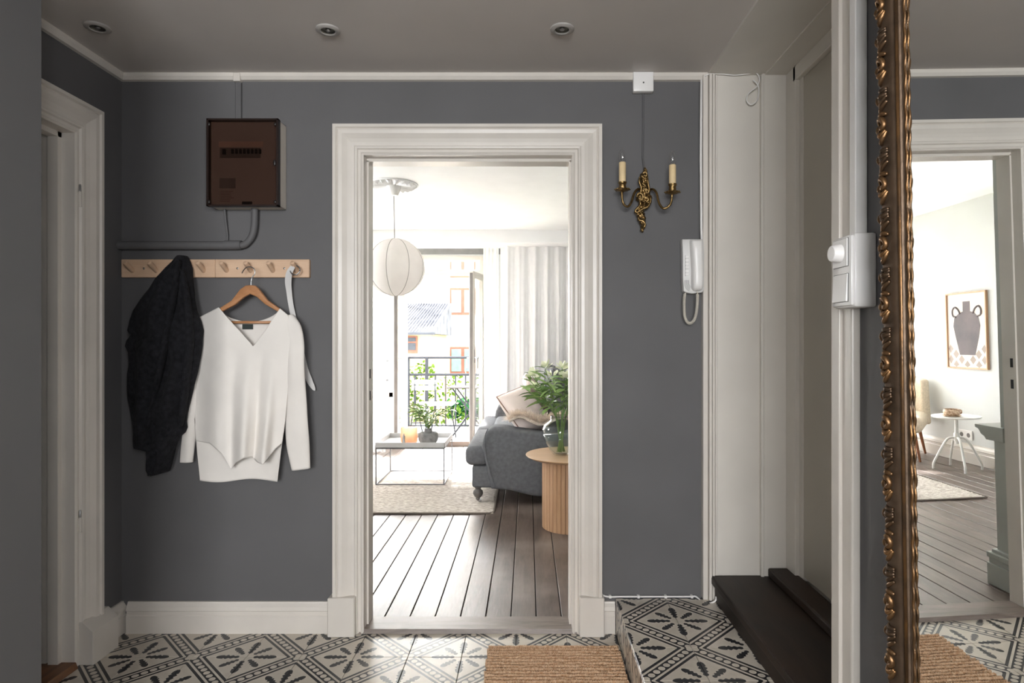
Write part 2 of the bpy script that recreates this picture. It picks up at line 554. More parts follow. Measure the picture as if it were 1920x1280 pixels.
def smoked():
    t = NT('smoked_brown_acrylic')
    tr = t.n('ShaderNodeBsdfTransparent'); tr.inputs[0].default_value = (.60, .535, .505, 1)
    gl = t.n('ShaderNodeBsdfGlossy'); gl.inputs['Roughness'].default_value = .12; gl.inputs[0].default_value = (.8, .75, .72, 1)
    fr = t.n('ShaderNodeFresnel'); fr.inputs[0].default_value = 1.4
    mx = t.n('ShaderNodeMixShader')
    t.l(fr.outputs[0], mx.inputs[0]); t.l(tr.outputs[0], mx.inputs[1]); t.l(gl.outputs[0], mx.inputs[2])
    t.l(mx.outputs[0], t.out.inputs[0])
    return t.mat


def mirror_mat():
    t = NT('mirror_silver')
    t.bsdf.inputs['Base Color'].default_value = (.86, .87, .86, 1)
    t.bsdf.inputs['Metallic'].default_value = 1.0
    t.bsdf.inputs['Roughness'].default_value = 0.0
    return t.mat


M_VASE, M_PEACH, M_SMOKE, M_MIRROR = vase_glass(), peach_glass(), smoked(), mirror_mat()

# ------------------------------------------------------------------ dimensions
YB = 2.48            # hall face of the wall with the living-room doorway
XL, XR = -1.643, 0.757   # left and right hall walls
HC = 2.25            # hall ceiling
LC = 2.30            # living-room ceiling
DX0, DX1, DH = -0.66, 0.177, 1.92   # doorway opening
YF = 6.90            # window wall of the living room
LX0, LX1 = -2.6, 1.05


def S(mb, name, m, **kw):
    return mb.build(name, m, kind='structure', **kw)

# ------------------------------------------------------------------ structure: hall shell
w = MB()
w.box(XL - .12, DX0 - .012, YB, YB + .09, 0, HC).box(DX1 + .012, 0.72, YB, YB + .09, 0, HC).box(DX0 - .012, DX1 + .012, YB, YB + .09, DH + .012, HC)
S(w, 'wall_back', M_GREY)
w = MB()
LD0, LD1 = 1.63, 2.20     # doorway in the left wall
w.box(XL - .10, XL, LD1 + .012, YB, 0, HC).box(XL - .10, XL, LD0 - .012, LD1 + .012, DH + .012, HC).box(XL - .10, XL, 1.20, LD0 - .012, 0, HC)
S(w, 'wall_left', M_GREY)
w = MB(); w.box(-1.743, -1.187, 0.25, 1.50, 0, HC, .004)
S(w, 'wall_near_left', mat('grey_wall_paint_near', (90, 89, 89), 0.55, var=.02, vscale=2))
w = MB()
w.box(XR, XR + .12, -0.8, 1.405, 0, HC).box(XR, XR + .12, -3.1, -1.5, 0, HC).box(XR, XR + .12, -1.5, -0.8, 0, .95).box(XR, XR + .12, -1.5, -0.8, 2.12, HC)  # opening behind the viewer is cut for the added side window
S(w, 'wall_right', M_GREY)
# rear part of the hall, behind the viewer, with a window added to light it
w = MB()
w.box(-2.75, -2.65, -3.0, 0.25, 0, HC).box(-2.65, -1.743, 0.25, 0.35, 0, HC)
S(w, 'wall_rear_side', M_LIVW)
w = MB()
RW = (-1.15, 0.60, 0.95, 2.12)  # opening of the added rear window
w.box(-2.65, RW[0], -3.1, -2.98, 0, HC).box(RW[1], XR, -3.1, -2.98, 0, HC).box(RW[0], RW[1], -3.1, -2.98, 0, RW[2]).box(RW[0], RW[1], -3.1, -2.98, RW[3], HC)
S(w, 'wall_rear', M_LIVW)
w = MB()
for x in (RW[0], (RW[0] + RW[1]) / 2 - .02, RW[1] - .04): w.box(x, x + .04, -3.06, -3.02, RW[2], RW[3])
for z in (RW[2], RW[3] - .04): w.box(RW[0], RW[1], -3.06, -3.02, z, z + .04)
S(w, 'window_added_rear', M_WHITE)  # unseen window, added so daylight reaches the hall from behind
w = MB()
for y in (-1.5, -.84): w.box(XR + .05, XR + .09, y, y + .04, .95, 2.12)
for z in (.95, 2.08): w.box(XR + .05, XR + .09, -1.5, -.8, z, z + .04)
S(w, 'window_added_side', M_WHITE)  # unseen window, added to brighten the left side of the hall
w = MB(); w.box(-2.75, 1.16, -3.1, YB + .09, HC, HC + .1)
S(w, 'ceiling', M_CEIL)
# strips of the entrance soffit, each a little lower than the last
w = MB(); w.box(0.722, 0.945, 1.47, YB, HC - .010, HC); S(w, 'trim_1', M_WHITEP)
w = MB(); w.box(0.945, 1.13, 1.47, YB, HC - .016, HC); S(w, 'trim_2', M_WHITEP)
# ceiling edge strip along the walls
w = MB()
prof = [(0, 0), (.022, 0), (.022, -.014), (.014, -.026), (0, -.028)]
w.prism([(YB - d, HC + h) for d, h in prof], XL, 0.72, 'X')
S(w, 'trim_3', M_WHITE)
w = MB(); w.prism([(XL + d, HC + h) for d, h in prof], 1.50, YB, 'Y')
S(w, 'trim_4', M_WHITE)

# hall floor: dark bed with individual tiles
fl = MB(); fl.box(-2.7, XR, -3.0, YB + .02, -.06, -.006)
floor = S(fl, 'floor', M_GROUT)
tb = MB()


def tile_mesh(name, sx, sy, th=.010, ch=.0012):
    b = MB()
    hx, hy = sx / 2, sy / 2
    top = [(-hx + ch, -hy + ch, 0), (hx - ch, -hy + ch, 0), (hx - ch, hy - ch, 0), (-hx + ch, hy - ch, 0)]
    mid = [(-hx, -hy, -ch), (hx, -hy, -ch), (hx, hy, -ch), (-hx, hy, -ch)]
    bot = [(x, y, -th) for x, y, _ in mid]
    b.rings([bot, mid, top])
    o = b.build(name, M_TILE, local=True)
    return o


def lay(proto, parent, loc, rot, first):
    o = proto if first else copy_obj(proto)
    o.parent = parent
    o.location = Vector(loc) - world_loc(parent)
    o.rotation_euler = rot
    return o


GX, GY = -0.647, 2.48          # a joint crossing of the hall grid
proto = tile_mesh('tile', .1982, .1982)
first = True
for i in range(-7, 5):
    for j in range(-10, 0):
        cx_, cy_ = GX + .2 * (i + .5), GY + .2 * (j + .5)
        if cx_ < -1.76 or (cx_ < -1.2 and cy_ < 1.45): continue
        # stars sit on joint crossings where (i + j) is odd
        rot = 0 if (i + j) % 2 else PI / 2
        lay(proto, floor, (cx_, cy_, random.uniform(-.0006, .0004)), (random.uniform(-.0008, .0008), random.uniform(-.0008, .0008), rot), first)
        first = False

# tiled platform in front of the entrance
PX0, PX1, PZ = 0.352, 0.757, 0.14
b = MB(); b.box(PX0 + .010, PX1, 1.30, YB, -.004, PZ - .008)
plat = S(b, 'floor_step', M_GROUT)
proto = tile_mesh('tile', .1982, .1982)
first = True
for i in range(2):
    for j in range(-6, 0):
        rot = PI / 2 if (i + j) % 2 else 0
        lay(proto, plat, (PX0 + .2 * (i + .5), 2.466 + .2 * (j + .5), PZ), (0, 0, rot), first)
        first = False
proto = tile_mesh('tile', .1982, .128)
first = True
for j in range(-6, 0):
    rot = Matrix.Rotation(PI / 2, 3, 'Z') @ Matrix.Rotation(PI / 2, 3, 'X')
    lay(proto, plat, (PX0, 2.466 + .2 * (j + .5), PZ / 2 - .003), (rot @ Matrix.Rotation(PI, 3, 'Y') if False else Matrix(((0, 0, -1), (-1, 0, 0), (0, 1, 0)))).to_euler(), first)
    first = False

# doorway to the living room: lining, moulded casing, plinth blocks, threshold
CAS = [(0, 0), (0, .017), (.007, .021), (.012, .017), (.022, .017), (.026, .024), (.033, .026), (.037, .021), (.050, .022), (.064, .027), (.082, .037), (.096, .039), (.102, .035), (.106, .042), (.118, .042), (.118, 0)]


def casing(name, place, x0, x1, top, base):
    """Mitred moulding round an opening; place(a, out, z) puts a point on the wall."""
    b = MB()
    rings = []
    for (ax, sx, az, sz) in ((x0, -1, base, 0), (x0, -1, top, 1), (x1, 1, top, 1), (x1, 1, base, 0)):
        rings.append([place(ax + sx * wd, dp, az + sz * wd) for wd, dp in CAS])
    b.rings(rings, caps=True)
    return S(b, name, M_WHITE)


casing('trim_5', lambda a, d, z: Vector((a, YB - d, z)), DX0, DX1, DH, 0.0)
b = MB()
b.box(DX0 - .012, DX0, YB, YB + .10, 0, DH).box(DX1, DX1 + .012, YB, YB + .10, 0, DH).box(DX0 - .012, DX1 + .012, YB, YB + .10, DH, DH + .012)
b.box(DX0, DX0 + .008, YB + .03, YB + .10, 0, DH - .008).box(DX1 - .008, DX1, YB + .03, YB + .10, 0, DH - .008).box(DX0, DX1, YB + .03, YB + .10, DH - .012, DH)
lining = S(b, 'trim_6', M_WHITE)
b = MB()
for z in (1.02, 0.93): b.box(DX0 + .0075, DX0 + .0095, YB + .045, YB + .058, z, z + .038)
b.build('strike_hole', M_PLASTD, lining)
for nm, x0, x1 in (('trim_7', DX0 - .135, DX0 - .028), ('trim_8', DX1 + .028, DX1 + .126)):
    b = MB(); b.box(x0, x1, YB - .052, YB, 0, .155, .003); S(b, nm, M_WHITE)
b = MB(); b.prism([(YB - .02, 0), (YB - .012, .016), (YB + .10, .016), (YB + .105, 0)], DX0 - .02, DX1 + .02, 'X', .001)
S(b, 'trim_9', M_SILL)

BASE = [(0, 0), (.020, 0), (.020, .070), (.016, .074), (.016, .088), (.021, .092), (.018, .106), (.010, .118), (.008, .124), (0, .124)]


def baseboard(name, a0, a1, axis, at, sgn, m=M_WHITE, k=1.0):
    b = MB()
    b.prism([(at + sgn * d * k, h * k) for d, h in BASE], a0, a1, axis)
    return S(b, name, m)


baseboard('baseboard_back', XL + .03, DX0 - .135, 'X', YB, -1)
baseboard('baseboard_platform', DX1 + .126, PX0 - .002, 'X', YB, -1)

# left doorway
casing('trim_10', lambda a, d, z: Vector((XL + d, a, z)), LD0, LD1, DH, 0.0)
b = MB()
b.box(XL - .11, XL, LD1, LD1 + .012, 0, DH).box(XL - .11, XL, LD0 - .012, LD0, 0, DH).box(XL - .11, XL, LD0 - .012, LD1 + .012, DH, DH + .012)
b.box(XL - .066, XL - .030, LD1 - .018, LD1, 0, DH).box(XL - .066, XL - .030, LD0, LD1, DH - .018, DH)
b.box(XL - .112, XL - .078, LD1 - .010, LD1 + .004, 0, DH)
S(b, 'trim_11', M_WHITE)
b = MB(); b.prism([(XL, .0), (XL + .068, .0), (XL + .068, .12), (XL + .03, .155), (XL, .155)], LD1 + .02, LD1 + .16, 'Y', .002)
S(b, 'trim_12', M_WHITE)
baseboard('baseboard_left', LD1 + .16, YB - .0, 'Y', XL, 1)
b = MB(); b.prism([(XL - .19, 0), (XL - .19, .022), (XL + .022, .022), (XL + .030, 0)], LD0, LD1, 'Y', .001)
S(b, 'trim_13', M_BROWN)
for z in (0.48, 1.66):   # pins left of the lifted-off door
    h = empty('hinge_pin', (XL + .020, LD1 + .022, z), 'bare steel hinge pin on white door casing, ' + ('near the floor' if z < 1 else 'high up beside the fuse box'), 'hinge')
    MB().lathe([(.0055, 0), (.0055, .05), (.004, .055)], h.location, 10).build('barrel', M_WHITE, h, autosmooth=40)
    MB().lathe([(.0038, .054), (.0038, .078), (.002, .082)], h.location, 10).build('pin', M_STEEL, h, autosmooth=40)
    MB().box(XL + .006, XL + .019, LD1 + .012, LD1 + .024, z + .004, z + .05).build('plate', M_WHITE, h)
# the small room seen through it
b = MB(); b.box(-3.3, XL - .10, LD1 + .03, LD1 + .13, 0, HC).box(-3.4, -3.3, 1.0, LD1 + .13, 0, HC).box(-3.4, XL - .1, 0.95, 1.05, 0, HC).box(-3.4, XL - .1, 1.0, LD1 + .13, HC, HC + .05)
S(b, 'wall_side_room', mat('side_room_paint', (150, 152, 150), .6, var=.05))
b = MB(); b.box(-3.4, XL - .10, 1.0, LD1 + .03, -.06, .0)
S(b, 'floor_side_room', mat('side_room_floor', (110, 104, 98), .6, var=.2, vscale=25))
b = MB(); b.box(-2.25, -1.80, LD1 - .09, LD1 + .03, 1.55, 2.0, .003)
c = b.build('wall_cupboard', M_WHITE, label='white wall cupboard inside the small side room past the doorway', cat='cupboard')
MB().box(-2.24, -1.81, LD1 - .108, LD1 - .091, 1.555, 1.995, .003).build('door', M_WHITE, c)

# entrance recess on the right
b = MB(); b.box(0.72, 0.935, YB - .02, YB + .09, PZ, HC).box(0.935, 1.16, YB - .035, YB + .09, PZ, HC)
S(b, 'wall_entrance', M_WHITEP)
b = MB()
for x, wd, d in ((.700, .020, .030), (.722, .012, .040), (.737, .010, .034), (.750, .008, .027)):
    b.box(x, x + wd, YB - d, YB + .0, PZ, HC - .01, .003, 2)
S(b, 'trim_14', M_WHITE)
b = MB(); b.box(0.928, 0.940, YB - .042, YB - .02, PZ, HC - .015, .003, 2); S(b, 'trim_15', M_WHITEP)
b = MB()
b.box(1.028, 1.060, YB - .12, YB - .03, .26, HC - .016, .002).box(1.045, 1.075, YB - .15, YB - .11, .26, HC - .016, .002)
b.box(1.028, 1.075, 1.47, YB - .10, 2.178, HC - .016, .002)
S(b, 'trim_16', M_WHITEP)
b = MB(); b.box(1.048, 1.095, 1.46, YB - .14, .275, 2.178, .003)
door = S(b, 'door_1', M_DOORP)
b = MB(); b.box(1.096, 1.16, 1.40, YB, 0, HC); S(b, 'wall_entrance_side', M_WHITEP)
b = MB(); b.box(0.757, 1.16, 1.405, 1.47, 0, HC); S(b, 'wall_entrance_near', M_WHITEP)
b = MB(); b.box(0.738, 0.760, 1.398, 1.475, PZ, HC, .004, 2).box(0.730, 0.745, 1.440, 1.478, PZ, HC, .003, 2)
S(b, 'trim_17', M_WHITE)
# dark wooden steps up to the entrance door
st = empty('entrance_step', (0.89, 1.95, PZ), 'dark stained wooden step below the beige entrance door', 'step', kind='thing')
MB().box(0.745, 1.09, 1.475, YB - .022, PZ, .205).build('riser', M_DARKW, st)
MB().box(0.730, 0.99, 1.475, YB - .022, .205, .237, .006, 2).build('tread', M_DARKW, st)
sl = empty('door_sill', (1.0, 1.95, .237), 'narrow dark wooden sill on the step against the entrance door', 'sill', kind='thing')
MB().box(0.954, 1.046, 1.475, YB - .037, .2372, .272, .007, 2).build('sill_board', M_DARKW, sl)

# ------------------------------------------------------------------ structure: living room
b = MB(); b.box(LX0 - .1, LX1 + .1, YB + .09, YF + .12, -.10, -.012)
lfloor = S(b, 'floor_living_room', mat('dark_gap', (26, 22, 20), .9))
BW = .1077
L0, L1 = YB + .10, YF + .02
bm_ = MB(); bm_.box(-BW / 2 + .0022, BW / 2 - .0022, L0 - (L0 + L1) / 2, L1 - (L0 + L1) / 2, -.02, 0, .0015)
proto = bm_.build('floor_plank', M_BOARD, local=True)
k0 = math.ceil((LX0 - .035) / BW)
first = True
for k in range(k0 - 1, int((LX1 - .035) / BW) + 1):
    x = .035 + (k + .5) * BW
    lay(proto, lfloor, (x, (L0 + L1) / 2, random.uniform(-.0012, .0008)), (0, random.uniform(-.004, .004), 0), first)
    first = False
b = MB(); b.box(LX0 - .1, LX1 + .1, YB + .09, YF + .12, LC, LC + .1); S(b, 'ceiling_living_room', M_LIVC)
b = MB(); b.box(LX0 - .1, LX0, YB + .09, 3.65, 0, LC).box(LX0 - .1, LX0, 4.25, YF + .12, 0, LC).box(LX0 - .1, LX0, 3.65, 4.25, 0, 1.30).box(LX0 - .1, LX0, 3.65, 4.25, 2.10, LC); S(b, 'wall_living_left', M_LIVW)  # opening cut for the added high window
b = MB()
for y in (3.65, 4.21): b.box(LX0 - .07, LX0 - .03, y, y + .04, 1.30, 2.10)
for z in (1.30, 2.06): b.box(LX0 - .069, LX0 - .031, 3.69, 4.21, z, z + .04)
win_added = S(b, 'window_added_left', M_WHITE)  # unseen window, added as fill light for the living room
MB().box(LX0 - .052, LX0 - .047, 3.69, 4.21, 1.34, 2.06).build('pane', M_GLASS, win_added)
b = MB(); b.box(LX1, LX1 + .1, YB + .09, YF + .12, 0, LC); S(b, 'wall_living_right', M_LIVW)
b = MB(); b.box(LX0, DX0 - .02, YB + .09, YB + .10, 0, LC).box(DX1 + .02, LX1, YB + .09, YB + .10, 0, LC).box(DX0 - .02, DX1 + .02, YB + .09, YB + .10, DH + .02, LC)
S(b, 'wall_living_door', M_LIVW)
baseboard('baseboard_living_left', YB + .1, YF, 'Y', LX0, 1, M_WHITE, 1.35)
# grey-green panelled return beside the doorway, seen in the mirror
b = MB(); b.box(-1.7, -.765, YB + .10, 2.735, .67, LC).box(-1.7, -.765, YB + .10, 2.775, 0, .67)
S(b, 'wall_panelled', M_GREEN)
b = MB()
b.prism([(2.70, .67), (2.80, .67), (2.81, .685), (2.83, .692), (2.845, .715), (2.865, .72), (2.865, .735), (2.70, .735)], -1.7, -.745, 'X', .002)
S(b, 'trim_18', M_GREEN)
b = MB()
for z0, z1, d in ((0, .10, .030), (.10, .125, .024), (.125, .15, .030), (.15, .165, .016)):
    b.box(-1.7, -.765 + d, YB + .11, 2.775 + d, z0, z1, .003, 2)
S(b, 'trim_19', M_GREEN)
# window wall
W1 = (-2.46, -1.52, .55, 2.14)
D2 = (-1.42, -.50, 0, 2.14)
b = MB()
b.box(LX0, W1[0], YF, YF + .12, 0, LC).box(W1[1], D2[0], YF, YF + .12, 0, LC).box(D2[1], LX1, YF, YF + .12, 0, LC)
b.box(W1[0], W1[1], YF, YF + .12, 0, W1[2]).box(W1[0], D2[1], YF, YF + .12, W1[3], LC)
S(b, 'wall_window', M_LIVW)
b = MB(); b.box(LX0, LX1, YF - .72, YF - .70, 2.185, LC).box(LX0, LX1, YF - .72, YF - .35, 2.170, 2.185); S(b, 'trim_20', M_LIVC)
b = MB(); b.box(LX0, LX1, YF - .012, YF, 2.155, LC - .0); S(b, 'trim_21', mat('grey_frieze_paint', (128, 128, 128), .7))
b = MB()
b.box(W1[0], W1[0] + .05, YF + .03, YF + .08, W1[2], W1[3]).box(W1[1] - .05, W1[1], YF + .03, YF + .08, W1[2], W1[3]).box(W1[0], W1[1], YF + .03, YF + .08, W1[2], W1[2] + .05).box(W1[0], W1[1], YF + .03, YF + .08, W1[3] - .05, W1[3]).box(-2.01, -1.97, YF + .03, YF + .08, W1[2], W1[3])
win = S(b, 'window_1', M_WHITE)
for x0, x1 in ((W1[0] + .05, -2.01), (-1.97, W1[1] - .05)):
    MB().box(x0, x1, YF + .052, YF + .057, W1[2] + .05, W1[3] - .05).build('pane', M_GLASS, win)
b = MB()
b.box(D2[0], D2[0] + .045, YF, YF + .10, 0, D2[3], .003).box(D2[1] - .045, D2[1], YF, YF + .10, 0, D2[3], .003)
b.box(D2[0] + .045, D2[1] - .045, YF, YF + .10, D2[3] - .05, D2[3], .003).box(D2[0] + .045, D2[1] - .045, YF, YF + .10, 1.925, 1.985, .003)
win2 = S(b, 'window_2', M_WHITE)
MB().box(D2[0] + .045, D2[1] - .045, YF + .05, YF + .055, 1.985, D2[3] - .05).build('pane', M_GLASS, win2)
b = MB(); b.box(D2[0] + .045, D2[1] - .045, YF - .02, YF + .12, 0, .055, .004); S(b, 'trim_22', mat('weathered_sill', (128, 118, 112), .6))


def leaf_door(name, hinge, ang, side):
    """Glazed balcony door leaf hinged at (x, y); ang turns it into the room. side = +1: leaf runs to +x when shut."""
    wd, th, z0, z1 = .42, .045, .06, 1.92
    o = empty(name, (hinge[0], hinge[1], 0), kind='structure')
    o.rotation_euler = (0, 0, ang)
    b = MB()
    s = side
    X = lambda a: s * a
    def bx(a0, a1, y0, y1, za, zb, bev=.003): b.box(min(X(a0), X(a1)), max(X(a0), X(a1)), y0, y1, za, zb, bev)
    bx(0, .065, -th / 2, th / 2, z0, z1); bx(wd - .065, wd, -th / 2, th / 2, z0, z1)
    bx(.065, wd - .065, -th / 2, th / 2, z1 - .075, z1); bx(.065, wd - .065, -th / 2, th / 2, z0, z0 + .10)
    b.build('door_frame', M_WHITE, o, local=True)
    b = MB(); bx(.06, wd - .06, -.003, .003, z0 + .09, z1 - .07, 0); b.build('pane', M_GLASS, o, local=True)
    b = MB(); bx(wd - .002, wd + .004, -.016, .016, z0 + .02, z1 - .02, .001)
    b.build('seal', M_SEAM, o, local=True)
    b = MB()
    for sg in (1, -1):
        b.tube([(X(wd - .035), sg * .022, 1.0), (X(wd - .035), sg * .055, 1.0), (X(wd - .035), sg * .06, .99), (X(wd - .035), sg * .06, .89)], .007, 8)
        b.box(X(wd - .035) - .013, X(wd - .035) + .013, min(sg * .022, sg * .028), max(sg * .022, sg * .028), .95, 1.09, .002)
    b.build('handle', M_STEEL, o, local=True, autosmooth=40)
    return o


leaf_door('door_2', (D2[0] + .03, YF - .03), R(-90), 1)
leaf_door('door_3', (D2[1] - .01, YF - .03), R(78), -1)

# ------------------------------------------------------------------ gilt mirror on the right wall
MA, MT = 0.0205, 0.0161           # turned and tipped a little, as it hangs
nrm = Vector((math.cos(MT) * math.cos(MA), math.sin(MA), math.sin(MT))).normalized()
zax = -nrm
xax = Vector((0, 0, 1)).cross(zax).normalized()      # along the wall, away from the back wall is +x?
if xax.y > 0: xax = -xax
yax = zax.cross(xax).normalized()
MIR_H0, MIR_H1, MIR_W0, MIR_W1 = -.90, .98, .045, .80
mir = empty('wall_mirror', (0.72, 1.2, CAM_H), 'tall wall mirror in a carved gilt frame beside the light switch', 'mirror')
mir.matrix_world = Matrix.Translation((0.72, 1.2, CAM_H)) @ Matrix((xax, yax, zax)).transposed().to_4x4()
MB().box(MIR_W0 - .01, MIR_W1 + .01, MIR_H0 - .01, MIR_H1 + .01, -.004, 0).build('mirror_glass', M_MIRROR, mir, local=True)
fr = empty('frame', (0, 0, 0)); fr.parent = mir
FP = [(-.002, 0), (-.001, .004), (.003, .006), (.006, .003), (.009, .008), (.014, .010), (.018, .007), (.021, .010), (.028, .016), (.050, .020), (.060, .015), (.064, .008), (.064, -.022), (-.002, -.022)]
b = MB()
cor = [(MIR_W0, MIR_H0, -1, -1), (MIR_W0, MIR_H1, -1, 1), (MIR_W1, MIR_H1, 1, 1), (MIR_W1, MIR_H0, 1, -1)]
rg = [[Vector((x + sx * wd, y + sy * wd, d)) for wd, d in FP] for x, y, sx, sy in cor]
b.rings(rg + [rg[0]], caps=False)
b.build('moulding', M_GILTD, fr, local=True, autosmooth=35)
# wavy inner lip and smooth bead
lip = MB()
n = 150
pts = [(MIR_W0 + .001 + .0014 * math.sin(2 * PI * i / 6), MIR_H0 + (MIR_H1 - MIR_H0) * i / (n * 2), .003) for i in range(n * 2 + 1)]
lip.tube(pts, .0028, 6)
pts = [(MIR_W1 - .001 - .0014 * math.sin(2 * PI * i / 6), MIR_H0 + (MIR_H1 - MIR_H0) * i / (n * 2), .003) for i in range(n * 2 + 1)]
lip.tube(pts, .0028, 6)
for yy in (MIR_H0 + .004, MIR_H1 - .004):
    lip.tube([(MIR_W0 + (MIR_W1 - MIR_W0) * i / 120, yy + .0022 * math.sin(2 * PI * i / 6), .003) for i in range(121)], .0035, 6)
lip.build('inner_lip', M_GILT, fr, local=True, smooth=True)
bd = MB()
for a, c_ in (((MIR_W0 - .014, MIR_H0 - .02), (MIR_W0 - .014, MIR_H1 + .02)), ((MIR_W1 + .014, MIR_H0 - .02), (MIR_W1 + .014, MIR_H1 + .02)), ((MIR_W0 - .014, MIR_H0 - .02), (MIR_W1 + .014, MIR_H0 - .02)), ((MIR_W0 - .014, MIR_H1 + .02), (MIR_W1 + .014, MIR_H1 + .02))):
    bd.tube([(*a, .0085), (*c_, .0085)], .004, 10)
bd.build('bead', M_GILT, fr, local=True, smooth=True)
# carved motif, repeated along the rails: two balls, a scroll, slanting leaves and cross bands
PER = .116


def motif():
    m = MB()
    for y in (0.0, PER / 2):
        m.ball((-.036, y, .022), (.011, .012, .013), 12)
        m.ball((-.030, y + PER / 4, .018), (.007, .011, .009), 10)
    def ridge(pts, r): m.tube(catmull(pts, 5), [r * (.55 + .45 * math.sin(PI * i / (5 * (len(pts) - 1)))) for i in range(5 * (len(pts) - 1) + 1)], 8)
    ridge([(-.026, .006, .030), (-.016, .016, .037), (-.004, .014, .036), (.0, .004, .034), (-.008, -.002, .036), (-.016, .002, .034)], .0062)
    ridge([(-.026, -.004, .030), (-.018, -.014, .036), (-.006, -.014, .036), (.003, -.006, .032)], .0058)
    ridge([(-.030, .022, .028), (-.012, .026, .035), (.006, .024, .030)], .0055)
    for k in range(3):
        y = .033 + .0105 * k
        ridge([(-.030, y - .004, .026), (-.012, y + .005, .034), (.008, y + .016, .030)], .0052)
    ridge([(-.030, .062, .027), (-.010, .060, .036), (.008, .063, .030)], .0060)
    ridge([(-.030, .073, .027), (-.010, .071, .035), (.008, .073, .030)], .0050)
    ridge([(-.028, .086, .026), (-.014, .088, .034), (-.002, .098, .034), (.004, .108, .030)], .0056)
    return m


mm_ = motif()
bmesh.ops.scale(mm_.bm, vec=(.68, 1, .9), verts=mm_.bm.verts)
mo = mm_.build('carved_motif', M_GILT, fr, smooth=True, local=True)
nv = int((MIR_H1 - MIR_H0 + .16) / PER) + 1
for i in range(nv):
    o = mo if i == 0 else copy_obj(mo, fr)
    o.location = (MIR_W0 - .033, MIR_H0 - .075 + i * PER, -.006)
for i in range(nv):
    o = copy_obj(mo, fr); o.rotation_euler = (0, 0, PI); o.location = (MIR_W1 + .033, MIR_H0 + .04 + i * PER, -.006)
for i in range(6):
    o = copy_obj(mo, fr); o.rotation_euler = (0, 0, PI / 2); o.location = (MIR_W0 + .09 + i * PER, MIR_H0 - .033, -.006)
    o = copy_obj(mo, fr); o.rotation_euler = (0, 0, -PI / 2); o.location = (MIR_W0 + .06 + i * PER, MIR_H1 + .033, -.006)

# ------------------------------------------------------------------ switch, conduit
sw = empty('light_switch', (0.757, 1.375, 1.246), 'white surface-mounted switch box with dimmer knob beside the gilt mirror', 'switch')
MB().box(.709, .757, 1.330, 1.420, 1.246, 1.408, .005, 2).build('housing', M_PLAST, sw, autosmooth=40)
MB().box(.702, .711, 1.333, 1.417, 1.250, 1.404, .004, 2).build('face_plate', M_PLAST, sw, autosmooth=40)
b = MB(); b.box(.7008, .703, 1.3435, 1.4065, 1.2585, 1.3215); b.box(.7008, .703, 1.3435, 1.4065, 1.3365, 1.3995)
b.build('module', M_PLASTD, sw)
b = MB(); b.box(.698, .703, 1.3442, 1.4058, 1.2592, 1.3208, .0012, 2, Matrix.Translation((.70, 0, 1.29)) @ Matrix.Rotation(R(3), 4, 'Y') @ Matrix.Translation((-.70, 0, -1.29)))
b.build('rocker', M_PLAST, sw)
MB().box(.6985, .702, 1.3442, 1.4058, 1.3372, 1.3988, .0012, 2).build('dimmer_plate', M_PLAST, sw)
MB().lathe([(.021, 0), (.021, .004), (.018, .018), (.0165, .020)], (0, 0, 0), 24, Matrix.Translation((.699, 1.375, 1.368)) @ Matrix.Rotation(R(-90), 4, 'Y')).build('dimmer_knob', M_PLAST, sw, autosmooth=40)
b = MB(); b.box(.729, .7565, 1.366, 1.392, 1.408, HC, .002)
b.build('cable_duct', M_PLAST, label='white cable duct running from the switch box to the ceiling', cat='cable duct')

# ------------------------------------------------------------------ fuse box and its pipes
FX0, FX1, FZ0, FZ1 = -1.252, -.977, 1.703, 2.04
fb = empty('fuse_box', ((FX0 + FX1) / 2, YB, FZ0), 'cream fuse box with smoked brown cover above the coat rack', 'fuse box')
b = MB()
for a in ((FX0, FX1, YB - .006, YB, FZ0, FZ1), (FX0, FX0 + .004, YB - .066, YB, FZ0, FZ1), (FX1 - .004, FX1, YB - .066, YB, FZ0, FZ1), (FX0, FX1, YB - .066, YB, FZ0, FZ0 + .004), (FX0, FX1, YB - .066, YB, FZ1 - .004, FZ1)):
    b.box(*a, .001)
b.build('body', mat('cream_enamel', (222, 214, 202), .4, var=.02), fb)
pn = MB().box(FX0 + .004, FX1 - .004, YB - .056, YB - .052, FZ0 + .004, FZ1 - .004).build('front_panel', mat('beige_panel', (164, 153, 147), .5, var=.03), fb)
MB().box(FX0 + .035, FX0 + .195, YB - .0575, YB - .055, 1.897, 1.937).build('breaker_slot', mat('slot_grey', (110, 104, 100), .5), pn)
for k in range(9):
    x = FX0 + .046 + (0 if k == 0 else .020 + .0155 * k)
    MB().box(x, x + (.013 if k == 0 else .009), YB - .063, YB - .0565, 1.909 + (0 if k == 0 else .004), 1.931, .001).build('breaker_switch', M_PLASTD, pn)
MB().box(FX0 + .030, FX0 + .205, YB - .0566, YB - .0555, 1.940, 1.962).build('label_strip', mat('label_card', (190, 164, 150), .6), pn)
MB().box(FX0 + .033, FX0 + .096, YB - .0568, YB - .0555, 1.777, 1.817).build('info_card', mat('grey_card', (122, 116, 112), .6), pn)
b = MB()
for k in range(7): b.box(FX0 + .035, FX0 + .035 + random.uniform(.035, .055), YB - .0566, YB - .0558, 1.764 - k * .0065, 1.766 - k * .0065)
b.build('small_print', mat('print_brown', (120, 96, 84), .7), pn)
MB().box(FX0 + .122, FX0 + .162, YB - .0572, YB - .0555, 1.709, 1.725).build('maker_plate', M_PLASTD, pn)
cv = MB().box(FX0 - .004, FX1 + .002, YB - .086, YB - .083, FZ0 - .003, FZ1 + .003, .001).build('cover', M_SMOKE, fb)
b = MB()
